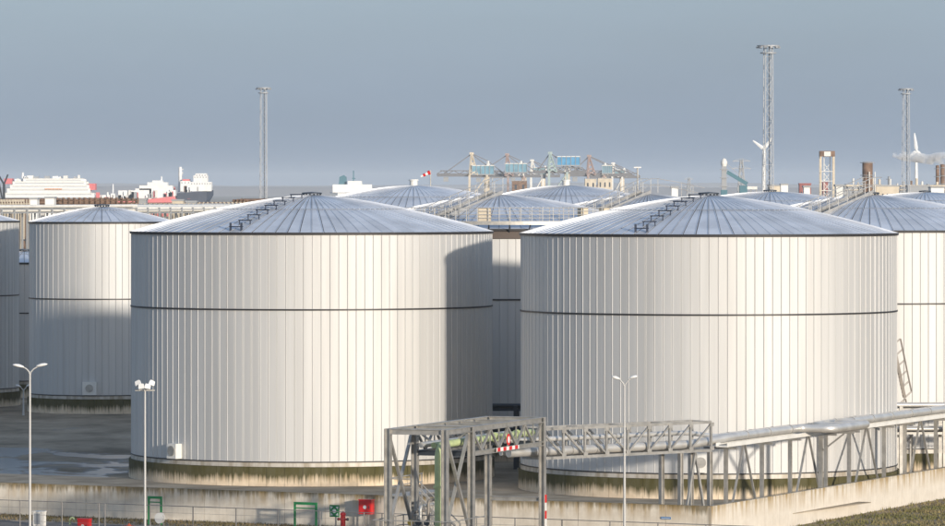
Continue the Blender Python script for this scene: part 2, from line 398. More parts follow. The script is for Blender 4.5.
def tank(label, X, Y, Rt, ze=17.65, rise=2.55, zring=12.29, N=132, NR=96, ring_r=0.52, ex=1.5, near=True, pieces=True,
         group=None, cap='ring', steps=None, zmid=None):
    t = thing('storage_tank', label, 'tank', (X, Y, 0), 0, group)
    front = math.atan2(-Y, -X)
    zb = 1.68
    shell = MB().lathe([(Rt - 0.02, 0.2), (Rt - 0.02, ze)], 132).build('shell', M_UNDER, t, 40)
    for (z0, z1) in ((zb, zring - 0.05), (zring + 0.05, ze - 0.05)):
        me = shell_panel(Rt, N, z1 - z0); back = []
        for i in range(N):
            da = (i + 0.5) * 2 * PI / N - PI; an = front + da
            loc = Vector((Rt * math.cos(an), Rt * math.sin(an), z0)); rz = an - PI / 2
            if pieces and abs(da) < R(93): inst('panel', me, shell, loc, rz + R(random.gauss(0, 0.22)))
            else: back.append((loc, rz))
        stuff(joined(me, back).build('back_panels', M_SHELL, shell))
    # trim
    MB().lathe([(Rt, ze - 0.16), (Rt + 0.13, ze - 0.15), (Rt + 0.15, ze + 0.015), (Rt - 0.1, ze + 0.03)], 132).build('eave_band', M_BAND, t, 40)
    MB().lathe([(Rt, zring - 0.06), (Rt + 0.08, zring - 0.055), (Rt + 0.08, zring + 0.055), (Rt, zring + 0.06)], 132).build('ring_band', M_BAND, t, 40)
    MB().lathe([(Rt, zb - 0.04), (Rt + 0.075, zb - 0.035), (Rt + 0.075, zb + 0.03), (Rt, zb + 0.05)], 132).build('base_band', M_BAND, t, 40)
    MB().lathe([(Rt + 0.02, zb - 0.045), (Rt + 0.05, 1.37), (Rt + 0.05, 1.35), (Rt - 0.05, 1.35)], 132).build('base_flashing', M_FLASH, t, 40)
    # plinth of cast segments
    pl = MB().lathe([(Rt - 0.3, 0.0), (Rt + 0.10, 0.0), (Rt + 0.10, 1.31), (Rt - 0.1, 1.345)], 96).build('plinth', M_COPE, t, 40)
    NP = max(24, int(2 * PI * Rt / 1.25)); key = ('pl', Rt)
    if key not in MESHES:
        h = PI / NP; g = 0.012 / Rt; ro = Rt + 0.19; ri = Rt + 0.04; vs = []
        for k in range(3):
            a_ = -h + g + (2 * h - 2 * g) * k / 2
            vs += [(ro * math.cos(a_) - Rt, ro * math.sin(a_), 0.0), (ro * math.cos(a_) - Rt, ro * math.sin(a_), 1.31), ((ro - 0.03) * math.cos(a_) - Rt, (ro - 0.03) * math.sin(a_), 1.335), (ri * math.cos(a_) - Rt, ri * math.sin(a_), 1.34)]
        fs = [(k * 4 + i, k * 4 + 4 + i, k * 4 + 5 + i, k * 4 + 1 + i) for k in range(2) for i in range(3)] + [(0, 1, 2, 3), (8, 9, 10, 11)]
        MESHES[key] = MB().add(vs, fs).mesh('plinth_segment', M_PLINTH)
    back = []
    for i in range(NP):
        da = (i + 0.5) * 2 * PI / NP - PI; an = front + da
        loc = Vector((Rt * math.cos(an), Rt * math.sin(an), 0))
        if pieces and abs(da) < R(93): inst('plinth_segment', MESHES[key], pl, loc, an)
        else: back.append((loc, an))
    stuff(joined(MESHES[key], back).build('back_segments', M_PLINTH, pl))
    roof_on(t, Rt, ze, rise, NR, ring_r, ex, front, pieces, cap, steps)
    return t

def roof_on(t, Rt, ze, rise, NR, ring_r, ex, front, pieces, cap, steps):
    rr = ring_r * Rt; r_in = 0.62
    base = MB().lathe([(Rt + 0.05, ze + 0.0)] + [(Rt * k / 10, prof(Rt * k / 10, Rt, ze, rise, ex) - 0.02) for k in range(10, -1, -1)], 96).build('roof', M_ROOFU, t, 50)
    for (r0, r1, up) in ((rr - 0.05, Rt + 0.11, 0.0), (r_in, rr + 0.12, 0.035)):
        me = roof_panel(Rt, ze, rise, NR, r0, r1, ex); back = []
        for i in range(NR):
            da = (i + 0.5) * 2 * PI / NR - PI; an = front + da
            if pieces and abs(da) < R(100):
                o = inst('roof_panel', me, base, (0, 0, 0.02 + up), an); o.rotation_euler.x = R(random.gauss(0, 0.02))
            else: back.append((Vector((0, 0, 0.02 + up)), an))
        if back: stuff(joined(me, back).build('rear_roof_panels', M_ROOF, base))
    za = prof(0, Rt, ze, rise, ex)
    if cap == 'ring':
        c = MB().lathe([(0.0, za + 0.30), (0.72, za + 0.24), (0.74, za + 0.15), (0.0, za + 0.15)], 24)
        for k in range(14): c.bar((0.64 * math.cos(k * PI / 7), 0.64 * math.sin(k * PI / 7), za - 0.1), (0.64 * math.cos(k * PI / 7), 0.64 * math.sin(k * PI / 7), za + 0.2), 0.08)
        c.lathe([(0.0, za + 0.06), (0.45, za + 0.05), (0.5, za - 0.1)], 16)
        c.build('vent_cap', M_STEELD, t)
    elif cap == 'drum':
        MB().lathe([(0.0, za + 0.75), (0.5, za + 0.72), (0.55, za + 0.6), (0.42, za + 0.58), (0.42, za - 0.1)], 20).build('vent_drum', M_PALE, t, 40)
    if steps is not None:
        an = front - R(steps); d = Vector((math.cos(an), math.sin(an), 0)); s_ = Vector((-d.y, d.x, 0))
        for k in range(8):
            r = 12.55 - k * 1.42; z = prof(r, Rt, ze, rise, ex)
            m = MB()
            hgt = 0.30
            zt = z + hgt if k else z + 0.26
            for sg in (-1, 1):
                p = d * r + s_ * sg * 0.42
                m.bar(p + Vector((0, 0, z - 0.05)), p + Vector((0, 0, zt + (0.0 if k else 0.30))), 0.075 if k else 0.15)
            c = d * (r - 0.05) + Vector((0, 0, zt + 0.03))
            m.bar(c - s_ * 0.48, c + s_ * 0.48, 0.26, 0.07)
            m.build('roof_step', M_NAVYSTEP, t)
M_NAVYSTEP = mat('navy_step', (0.015, 0.025, 0.05), 0.45, 0.2)

def roof_stair(t, Rt, ze, rise, ex, front, az=24, width=0.9, apex_rail=True):
    an = front - R(az); d = Vector((math.cos(an), math.sin(an), 0)); s_ = Vector((-d.y, d.x, 0)); up = Vector((0, 0, 1))
    pts = [d * (Rt + 0.2 + (0.3 - Rt - 0.2) * k / 4) + up * (ze + 0.5 + (rise - 0.22) * k / 4) for k in range(5)]
    st = MB()
    for sg in (-1, 1):
        for a_, b_ in zip(pts[:-1], pts[1:]): st.bar(a_ + s_ * sg * width / 2, b_ + s_ * sg * width / 2, 0.07, 0.30)
    for a_, b_ in zip(pts[:-1], pts[1:]):
        for k in range(9):
            c = a_.lerp(b_, (k + 0.5) / 9); st.bar(c - s_ * width / 2, c + s_ * width / 2, 0.26, 0.04)
    for p in pts[1:]: st.bar(p - up * 0.5 - s_ * 0.3, p - s_ * 0.3, 0.08); st.bar(p - up * 0.5 + s_ * 0.3, p + s_ * 0.3, 0.08)
    o = st.build('roof_stair', M_RAIL, t)
    for sg in (-1, 1):
        h = MB()
        path = [p + s_ * sg * width / 2 for p in pts] + [Vector((0, 0, pts[-1].z)) - d * 1.2 + s_ * sg * width / 2]
        if apex_rail and sg > 0:
            for r in (Rt * 0.25, Rt * 0.45): path.append(-d * 0.4 * r + (Vector((SUN_AZ.x, 0.4, 0)).normalized() * r * 0.8) + up * (prof(r, Rt, ze, rise, ex) + 0.25) + s_ * sg * width / 2)
        for lv in (0.55, 1.1): h.tube([p + up * lv for p in path], 0.032, 6)
        for a_, b_ in zip(path[:-1], path[1:]):
            nn = max(1, int((b_ - a_).length / 1.4))
            for k in range(nn): c = a_.lerp(b_, k / nn); h.bar(c - up * 0.1, c + up * 1.1, 0.05)
        h.build('handrail', M_RAIL, o)

def manway(t, Rt, ang, z0=1.5, w=1.0, h=1.05, dep=0.55, m=M_PALE):
    d = Vector((math.cos(ang), math.sin(ang), 0))
    c = MB().box(-w / 2, w / 2, -dep, 0.1, z0, z0 + h).lathe([(0.0, -dep - 0.05), (0.34, -dep - 0.05), (0.34, -dep + 0.1)], 20)
    mb = MB(); mb.box(-w / 2, w / 2, -dep, 0.1, z0, z0 + h)
    # bolted round cover on the face
    n = 20; rad = 0.36; zc = z0 + h * 0.52
    vs = [(rad * math.cos(2 * PI * k / n), -dep - 0.06, zc + rad * math.sin(2 * PI * k / n)) for k in range(n)] + [(rad * math.cos(2 * PI * k / n), -dep + 0.02, zc + rad * math.sin(2 * PI * k / n)) for k in range(n)]
    o = mb.build('manway_box', m, t, None, (Rt * d.x, Rt * d.y, 0)); o.rotation_euler.z = ang + PI / 2
    MB().add(vs, [tuple(range(n))] + [(k, (k + 1) % n, (k + 1) % n + n, k + n) for k in range(n)]).build('cover', M_STEEL, o)
    return o

XA, YA = -11.6, 353.9
XB, YB = 16.37, 339.8
tA = tank('large silver-white tank at left front, next to the dark gap', XA, YA, 13.0, steps=25)
tB = tank('large silver-white tank at right front, behind the pipe bridge', XB, YB, 13.0, steps=21)
def ang_of(X, Y, px, Rt):
    """angle on the tank's front whose surface point appears at photo column px"""
    fr = math.atan2(-Y, -X); best = None
    for i in range(-900, 901):
        a_ = fr + R(i / 10); x = X + Rt * math.cos(a_); y = Y + Rt * math.sin(a_)
        e = abs(472.5 + F * x / y - px)
        if best is None or e < best[0]: best = (e, a_)
    return best[1]
manway(tA, 13.0, ang_of(XA, YA, 177, 13.0), 1.75, 0.95, 1.05)
manway(tB, 13.0, ang_of(XB, YB, 701, 13.0), 1.8, 0.85, 1.3, 0.5)

XD, YD = 2.1, 385.1
tD = tank('large tank with railed roof walkway seen in the gap between the two front tanks', XD, YD, 13.0, cap=None)
fD = math.atan2(-YD, -XD)
roof_stair(tD, 13.0, 17.65, 2.55, 1.5, fD, 24, apex_rail=False)
XE, YE = 30.1, 371.2
tE = tank('bright cream tank at the right edge with stair on its roof', XE, YE, 13.0, cap='ring')
fE = math.atan2(-YE, -XE)
roof_stair(tE, 13.0, 17.65, 2.55, 1.5, fE, 24, apex_rail=False)
# ring walkway of the middle tank
def ring_walk(t, Rt, fr, z, a0, a1):
    w = MB().lathe([(Rt + 0.02, z), (Rt + 1.0, z), (Rt + 1.0, z + 0.06), (Rt + 0.02, z + 0.06)], 60, fr + R(a0), fr + R(a1)).lathe([(Rt + 0.98, z - 0.14), (Rt + 1.04, z - 0.14), (Rt + 1.04, z + 0.12), (Rt + 0.98, z + 0.12)], 60, fr + R(a0), fr + R(a1))
    deck = w.build('walkway', M_STEEL, t)
    MB().lathe([(Rt + 0.02, 16.9), (Rt + 0.16, 16.95), (Rt + 0.16, 17.45), (Rt + 0.02, 17.5)], 132).build('painted_shade_ring', M_WALKSHADE, t, 40)  # added ring, coloured brown to paint the shade below walkway and eave
    for rad in (Rt + 0.08, Rt + 0.98):
        h = MB(); n = 44
        pts = [Vector((rad * math.cos(fr + R(a0 + (a1 - a0) * k / n)), rad * math.sin(fr + R(a0 + (a1 - a0) * k / n)), z)) for k in range(n + 1)]
        for lv in (0.12, 0.38, 0.64, 0.9, 1.15): h.tube([p + Vector((0, 0, lv)) for p in pts], 0.028, 6)
        for p in pts: h.bar(p, p + Vector((0, 0, 1.15)), 0.055)
        h.build('railing', M_RAIL, deck)
    b = MB()
    for k in range(24):
        an = fr + R(a0 + (a1 - a0) * k / 23); d = Vector((math.cos(an), math.sin(an), 0))
        b.bar(d * (Rt) + Vector((0, 0, z - 0.8)), d * (Rt + 0.95) + Vector((0, 0, z - 0.08)), 0.08)
    b.build('brackets', M_STEELD, deck)
ring_walk(tD, 13.0, fD, 18.12, -75, 75)
for px, w_, lab in ((484.5, 0.95, 'cream instrument cabinet on the walkway, left of the stairless gap'), (582.5, 0.6, 'narrow cream cabinet on the walkway above the right front tank'), (606, 1.0, 'wide cream cabinet on the walkway above the right front tank')):
    an = ang_of(XD, YD, px, 13.5)
    c = thing('cabinet', lab, 'cabinet', (XD + 13.55 * math.cos(an), YD + 13.55 * math.sin(an), 18.19), an + PI / 2)
    MB().box(-w_ / 2, w_ / 2, -0.3, 0.3, 0.05, 1.05).build('body', M_CREAM, c)
    MB().box(-w_ / 2 + 0.05, w_ / 2 - 0.05, -0.33, -0.301, 0.1, 1.0).build('door', M_CREAM, c)
    MB().box(-w_ / 2 - 0.04, w_ / 2 + 0.04, -0.36, 0.34, 1.052, 1.10).build('rain_hood', M_PALE, c)

tC = tank('narrow tank at left, partly in shade behind the left front tank', -34.6, 457.5, 6.75, rise=1.35, zring=10.55, N=68, NR=48, ring_r=0.35)
manway(tC, 6.75, ang_of(-34.6, 457.5, 90, 6.75), 1.75, 1.3, 1.2, 0.4)
tF = tank('dark shaded narrow tank cut off by the left edge', -50.3, 470.0, 6.75, rise=1.35, zring=10.55, N=68, NR=48, ring_r=0.35)
tank('blue-grey shaded tank in the slot between the two narrow left tanks', -45.0, 492, 6.75, ze=13.4, rise=1.0, zring=8.4, N=68, NR=48, ring_r=0.35, pieces=False)
XH, YH = 14.9, 417.5
tH = tank('tank with peaked roof stair behind the right front tank', XH, YH, 13.0, cap=None, pieces=False)
roof_stair(tH, 13.0, 17.65, 2.55, 1.5, math.atan2(-YH, -XH), 24)
# broad dome tanks farther back
for px, d, z_a, lab in ((413.6, 520, 21.0, 'broad low domed tank with drum vent behind the left front tank'), (566, 565, 21.05, 'broad low domed tank with drum vent below the cranes'),
                        (770, 525, 20.35, 'broad low domed tank behind the right front tank, below the tall mast'), (925, 570, 20.25, 'broad low domed tank at the far right behind the roof stair')):
    tank(lab, xat(px, d), d, 15.0, rise=z_a - 17.65, zring=12.3, N=140, NR=90, ring_r=0.55, ex=1.8, pieces=False, cap='drum' if px < 600 else 'ring')

# ------------------------------------------------------------------ clutter in the dark gap and by the right-hand tanks
def pipe_rack(label, p, q, h, bays, levels, w=2.0, m=M_STEEL, pm=M_PIPE, npipes=3, post=0.25, pr=0.16, group=None, name='pipe_rack'):
    p = Vector(p); q = Vector(q); d = q - p; Ln = d.length
    t = thing(name, label, 'pipe rack', p, math.atan2(d.y, d.x), group)
    for i in range(bays + 1):
        f = MB(); x = Ln * i / bays
        for y in (-w / 2, w / 2): f.bar((x, y, 0), (x, y, h), post)
        for lv in levels: f.bar((x, -w / 2, lv), (x, w / 2, lv), post * 0.8)
        f.build('frame', m, t)
    b = MB()
    for y in (-w / 2, w / 2):
        for lv in levels: b.bar((-0.3, y, lv - 0.03), (Ln + 0.3, y, lv - 0.03), post * 0.6)
    b.build('beams', m, t)
    for lv in levels:
        for k in range(npipes):
            y = -w / 2 + w * (k + 0.5) / npipes; r = pr * random.uniform(0.6, 1.15)
            MB().tube([(-0.6, y, lv + post * 0.4 + r), (Ln + 0.6, y, lv + post * 0.4 + r)], r, 8).build('pipe', pm, t, 60)
    return t
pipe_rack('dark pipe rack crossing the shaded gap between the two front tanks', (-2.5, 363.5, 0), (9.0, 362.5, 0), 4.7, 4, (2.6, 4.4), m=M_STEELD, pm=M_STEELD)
# steel zigzag access stair against the right-hand tank
def access_stair():
    t = thing('access_stair', 'steep pale steel stair between the right front tank and right edge tank', 'stair', (0, 0, 0))
    d = 355.2
    pts = [at(906, 442, d), at(899, 405, d), at(905, 398, d - 0.6), at(894, 345, d - 0.6)]
    for k, (a_, b_) in enumerate(((pts[0], pts[1]), (pts[2], pts[3]))):
        f = MB(); s_ = Vector((0, 0.75, 0))
        for sg in (0, 1): f.bar(a_ + s_ * sg, b_ + s_ * sg, 0.06, 0.2)
        n = 14
        for i in range(n): c = a_.lerp(b_, (i + 0.5) / n); f.bar(c, c + s_, 0.2, 0.03)
        o = f.build('flight', M_STEELM, t)
        h = MB(); sd = Vector((0.5, 0, 0.45))
        for sg in (0, 1):
            h.tube([a_ + s_ * sg + sd, b_ + s_ * sg + sd], 0.03, 6)
            for i in range(6): c = a_.lerp(b_, i / 5) + s_ * sg; h.bar(c, c + sd, 0.04)
        h.build('handrail', M_STEELM, o)
    p = MB(); p.box(pts[1].x - 0.6, pts[1].x + 1.0, d - 0.6, d + 0.9, pts[1].z - 0.1, pts[1].z)
    for x in (pts[1].x - 0.5, pts[1].x + 0.9):
        for y in (d - 0.5, d + 0.8): p.bar((x, y, 0), (x, y, pts[1].z - 0.1), 0.1)
    p.build('landing', M_STEEL, t)
access_stair()
pipe_rack('low pale pipe rack against the foot of the right edge tank', (27.4, 350.5, 0), (43.0, 351.5, 0), 5.2, 5, (3.3, 5.0), m=M_STEEL, npipes=2)

# ------------------------------------------------------------------ portal over the road
PO = Vector((-1.56, 277.3, ZO)); PR = math.atan2(-0.35, 0.937)
portal = thing('pipe_portal', 'grey steel portal frame carrying a pale green pipe across the road', 'gantry', PO, PR)
PX = Vector((math.cos(PR), math.sin(PR), 0)); PY = Vector((-PX.y, PX.x, 0))
W = 3.46; H = 7.1 - ZO; ZLOW = 5.5 - ZO; Y1, Y2 = 4.25, 16.4
for y in (0, Y1, Y2):
    for x in (-W, 0): MB().hpost(x, y, 0, H - 0.02, 0.36).build('post', M_STEEL, portal)
def ibeam(mb, p, q, w=0.28, h=0.32, t=0.04):
    p = Vector(p); q = Vector(q); u = Vector((0, 0, 1)) * (h / 2 - t / 2)
    mb.bar(p + u, q + u, w, t); mb.bar(p - u, q - u, w, t); mb.bar(p, q, t, h - 2 * t); return mb
e = 0.19
for x in (-W, 0):
    ibeam(MB(), (x, e, H - 0.18), (x, Y1 - e, H - 0.18)).build('top_beam', M_STEEL, portal)
    ibeam(MB(), (x, Y1 + e, H - 0.18), (x, Y2 - e, H - 0.18)).build('top_beam', M_STEEL, portal)
    ibeam(MB(), (x, Y1 + e, ZLOW), (x, Y2 - e, ZLOW), 0.24, 0.26).build('bottom_beam', M_STEEL, portal)
    n = 8
    for i in range(n):
        ya = Y1 + e + (Y2 - Y1 - 2 * e) * i / n; yb = Y1 + e + (Y2 - Y1 - 2 * e) * (i + 1) / n
        a_, b_ = ((x, ya, ZLOW + 0.1), (x, yb, H - 0.33)) if i % 2 else ((x, ya, H - 0.33), (x, yb, ZLOW + 0.1))
        MB().bar(a_, b_, 0.12).build('truss_web', M_STEEL, portal)
        if i: MB().bar((x, ya, ZLOW + 0.13), (x, ya, H - 0.34), 0.07).build('truss_upright', M_STEEL, portal)
    # X bracing of the tower bay
    MB().bar((x + 0.02, e, H - 0.5), (x + 0.02, Y1 - e, 1.7), 0.16, 0.16).build('brace', M_STEEL, portal)
    MB().bar((x - 0.15, Y1 - e, H - 0.5), (x - 0.15, e, 1.7), 0.16, 0.16).build('brace', M_STEEL, portal)
for y in (0, Y1, Y2): ibeam(MB(), (-W + e, y, H - 0.18), (-e, y, H - 0.18)).build('cross_beam', M_STEEL, portal)
for y in (2.1, 6.5, 8.9, 11.3, 13.8): ibeam(MB(), (-W + 0.15, y, H - 0.2), (-0.15, y, H - 0.2), 0.2, 0.2, 0.03).build('cross_beam', M_STEEL, portal)
for y in (Y1, Y2): ibeam(MB(), (-W + e, y, ZLOW), (-e, y, ZLOW), 0.26, 0.3).build('cross_beam', M_STEELD, portal)
for xs in ((-W + e, -W / 2), (-W / 2, -e)):
    MB().bar((xs[0], Y1 - 0.05, H - 0.35 if xs[0] < -2 else ZLOW + 0.15), (xs[1], Y1 - 0.05, ZLOW + 0.15 if xs[0] < -2 else H - 0.35), 0.11).build('truss_web', M_STEEL, portal)
ibeam(MB(), (-W + e, Y2, 3.0), (-e, Y2, 3.0), 0.26, 0.26).build('cross_beam', M_STEEL, portal)
# stair landing and railings inside the tower bay
pf = MB().box(-W - 0.6, 0.7, -0.9, Y1 - 0.3, 1.62, 1.70).build('platform', M_STEELD, portal)
for (a_, b_) in (((-W - 0.6, -0.9), (0.7, -0.9)), ((-W - 0.6, -0.9), (-W - 0.6, Y1 - 0.3)), ((0.7, -0.9), (0.7, Y1 + 0.4)), ((-W - 0.6, Y1 - 0.3), (-W / 2, Y1 - 0.3))):
    a_ = Vector((*a_, 1.7)); b_ = Vector((*b_, 1.7)); h = MB(); n = 4
    for lv in (0.5, 1.05): h.tube([a_ + Vector((0, 0, lv)), b_ + Vector((0, 0, lv))], 0.03, 6)
    for k in range(n + 1): c = a_.lerp(b_, k / n); h.bar(c, c + Vector((0, 0, 1.05)), 0.05)
    h.build('railing', M_STEEL, pf)
lg = MB()
for x in (-W - 0.4, 0.5):
    for y in (-0.7, Y1 - 0.6): lg.bar((x, y, 0), (x, y, 1.62), 0.12)
lg.build('platform_legs', M_STEEL, pf)
# clearance board
bd = MB().box(0.20, 0.26, 7.9, 11.6, ZLOW - 0.06, ZLOW + 0.16).build('clearance_board', M_WHITE, portal)
for k in range(4): MB().box(0.262, 0.272, 7.92 + k * 0.99, 8.4 + k * 0.99, ZLOW - 0.058, ZLOW + 0.158).build('red_block', M_RED, bd)
sg = MB(); n = 24
def disc(mb, cx, y0, cz, rx, rz, th, axis='x', n=24):
    vs = []
    for s_ in (0, th):
        for k in range(n):
            c, s2 = math.cos(2 * PI * k / n), math.sin(2 * PI * k / n)
            vs.append((cx + s_, y0 + rx * c, cz + rz * s2) if axis == 'x' else (cx + rx * c, y0 - s_, cz + rz * s2))
    return mb.add(vs, [tuple(range(n))[::-1], tuple(range(n, 2 * n))] + [(k, (k + 1) % n, (k + 1) % n + n, k + n) for k in range(n)])
rs = disc(MB(), 0.20, 9.9, ZLOW + 0.55, 0.30, 0.34, 0.03).build('round_sign', M_RED, portal)
disc(MB(), 0.231, 9.9, ZLOW + 0.55, 0.16, 0.20, 0.012).build('sign_face', M_WHITE, rs)
# marker band on the far right post
for k in range(6): MB().box(0.182, 0.25, Y2 - 0.06, Y2 + 0.06, k * 0.48 + 0.4, k * 0.48 + 0.88 - 0.002).build('marker_band', M_RED if k % 2 else M_WHITE, portal)
M_YELLOW = mat('valve_yellow', (0.55, 0.38, 0.06), 0.5)
def smooth_path(pts, r, n=6):
    out = [pts[0]]
    for i in range(1, len(pts) - 1):
        p = pts[i]; a_ = (pts[i - 1] - p); b_ = (pts[i + 1] - p); rr = min(r, a_.length * 0.45, b_.length * 0.45)
        s_ = p + a_.normalized() * rr; e_ = p + b_.normalized() * rr
        for k in range(n + 1):
            t = k / n; out.append(s_ * (1 - t) ** 2 + p * 2 * t * (1 - t) + e_ * t * t)
    out.append(pts[-1]); return out
# green pipe
def arc(c, r, a0, a1, u, v, n=7): return [Vector(c) + Vector(u) * r * math.cos(a0 + (a1 - a0) * k / n) + Vector(v) * r * math.sin(a0 + (a1 - a0) * k / n) for k in range(n + 1)]
gp = thing('green_pipe', 'pale green pipe rising in the portal and crossing above the road', 'pipe', PO, PR)
zc = 6.15 - ZO; xg = -0.75; yg = 0.9
pts = [Vector((xg, yg, 0))] + arc((xg, yg + 0.8, zc - 0.8), 0.8, PI, PI / 2, (0, 1, 0), (0, 0, 1)) + [Vector((xg, Y2 + 0.3, zc))]
MB().tube(pts, 0.21, 14).build('pipe_run', M_GREEN, gp, 50)
for (c, d) in (((xg, yg, 1.9), (0, 0, 1)), ((xg, yg, 4.6), (0, 0, 1)), ((xg, 6.2, zc), (0, 1, 0)), ((xg, 10.2, zc), (0, 1, 0)), ((xg, 14, zc), (0, 1, 0))):
    c = Vector(c); d = Vector(d); MB().tube([c - d * 0.06, c + d * 0.06], 0.29, 14).build('flange', M_GREEN, gp, 50)
for i, x2 in enumerate((-1.55, -2.3)):
    MB().tube([(x2, Y1 - 2, zc - 0.1), (x2, Y2 + 0.3, zc - 0.1)], 0.17, 12).build('side_pipe', M_GREEN if i == 0 else M_PIPE, gp, 50)
vm = thing('valve_manifold', 'cluster of small grey pipes and valves at the foot of the portal', 'valves', PO, PR)
for k, x in enumerate((-3.0, -2.5, -2.0, -1.4)):
    hh = 3.0 + 0.35 * ((k * 7) % 3)
    o = MB().tube(smooth_path([Vector((x, 2.6, 1.7)), Vector((x, 2.6, hh)), Vector((x, 4.6, hh))], 0.25), 0.09, 10).build('riser', M_PIPE if k % 2 else M_STEELM, vm, 50)
    MB().tube([(x, 2.6, 2.25), (x, 2.6, 2.31)], 0.16, 12).build('flange', M_STEEL, o, 50)
    MB().tube([(x, 2.6, 2.55), (x, 2.6, 2.61)], 0.16, 12).build('flange', M_STEEL, o, 50)
    MB().tube([(x, 2.3, 2.43), (x, 2.6, 2.43)], 0.03, 6).build('valve_stem', M_STEELD, o)
    m = MB(); disc(m, x, 2.32, 2.43, 0.17, 0.17, 0.035, 'y', 16); m.build('handwheel', M_YELLOW if k == 0 else M_STEELD, o)
# crossover stair between portal and bund wall
cs = thing('crossover_stair', 'small steel stair with handrails behind the portal, over the bund wall', 'stair', Vector((-3.2, 297.5, ZO)), PR)
for k, (xa, xb, za, zb_) in enumerate(((-0.6, 2.3, 2.9, 0.2),)):
    f = MB()
    for y in (0, 0.9): f.bar((xa, y, za), (xb, y, zb_), 0.06, 0.22)
    for i in range(11): c = Vector((xa, 0, za)).lerp(Vector((xb, 0, zb_)), (i + 0.5) / 11); f.bar(c, c + Vector((0, 0.9, 0)), 0.25, 0.03)
    o = f.build('flight', M_STEEL, cs)
    h = MB()
    for y in (0, 0.9):
        for lv in (0.5, 1.0): h.tube([(xa, y, za + lv), (xb, y, zb_ + lv)], 0.035, 6)
        for i in range(5): c = Vector((xa, y, za)).lerp(Vector((xb, y, zb_)), i / 4); h.bar(c, c + Vector((0, 0, 1.0)), 0.05)
    h.build('handrail', M_STEEL, o)
ld = MB().box(-2.2, -0.55, -0.05, 6.0, 2.82, 2.9)
for x in (-2.1, -0.7):
    for y in (0.0, 0.95, 5.8): ld.bar((x, y, 0), (x, y, 2.82), 0.1)
o = ld.build('landing', M_STEEL, cs); h = MB()
for lv in (0.5, 1.0): h.tube([(-2.15, 6.0, 2.9 + lv), (-2.15, 0, 2.9 + lv), (-0.6, 0, 2.9 + lv)], 0.035, 6)
for c in ((-2.15, 5.9), (-2.15, 4), (-2.15, 2), (-2.15, 0), (-0.6, 0)): h.bar((*c, 2.9), (*c, 3.9), 0.05)
h.build('handrail', M_STEEL, o)

# ------------------------------------------------------------------ pipe bridge from the portal to the bund corner
B0 = Vector((3.98, 293.4, 0)); B1 = Vector((14.74, 302.8, 0)); BD = B1 - B0; BL = BD.length
bridge = thing('pipe_bridge', 'grey steel truss bridge carrying two metal pipes in front of right tank', 'pipe bridge', B0, math.atan2(BD.y, BD.x))
ZB0, ZB1, BW = 4.55, 6.3, 1.7
for y in (0, BW):
    for z, nm in ((ZB0, 'bottom_chord'), (ZB1, 'top_chord')): MB().bar((0.2, y, z), (BL, y, z), 0.15, 0.17).build(nm, M_STEEL, bridge)
    for i in range(9):
        x = 0.2 + (BL - 0.2) * i / 8
        MB().bar((x, y, ZB0 + 0.09), (x, y, ZB1 - 0.09), 0.13).build('upright', M_STEEL, bridge)
        if i < 8:
            x2 = 0.2 + (BL - 0.2) * (i + 1) / 8; a_, b_ = ((x, y, ZB1 - 0.1), (x2, y, ZB0 + 0.1)) if i < 4 else ((x, y, ZB0 + 0.1), (x2, y, ZB1 - 0.1))
            MB().bar(a_, b_, 0.10).build('diagonal', M_STEEL, bridge)
for i in range(9):
    x = 0.2 + (BL - 0.2) * i / 8
    MB().bar((x, 0.09, ZB0 - 0.02), (x, BW - 0.09, ZB0 - 0.02), 0.12).build('cross_beam', M_STEEL, bridge)
    if i % 2 == 0: MB().bar((x, 0.09, ZB1 + 0.0), (x, BW - 0.09, ZB1 + 0.0), 0.12).build('cross_beam', M_STEEL, bridge)
for i in range(9):
    x = 0.2 + (BL - 0.2) * i / 8
    for z in (ZB0 + 0.14, ZB1 - 0.14): MB().box(x - 0.17, x + 0.17, -0.10, -0.08, z - 0.12, z + 0.12).build('gusset_plate', M_STEEL, bridge)
for x in (BL - 2.6, BL - 0.1):
    for y in (0.0, BW): MB().hpost(x, y, 0.0, ZB0 - 0.09, 0.26, 0.035).build('leg', M_STEEL, bridge)
for sgn in (-1, 1): MB().bar((BL - 1.35, 0, ZB0 - 0.1), (BL - 1.35 + sgn * 0.95, 0, 0.0), 0.13).build('brace_leg', M_STEEL, bridge)

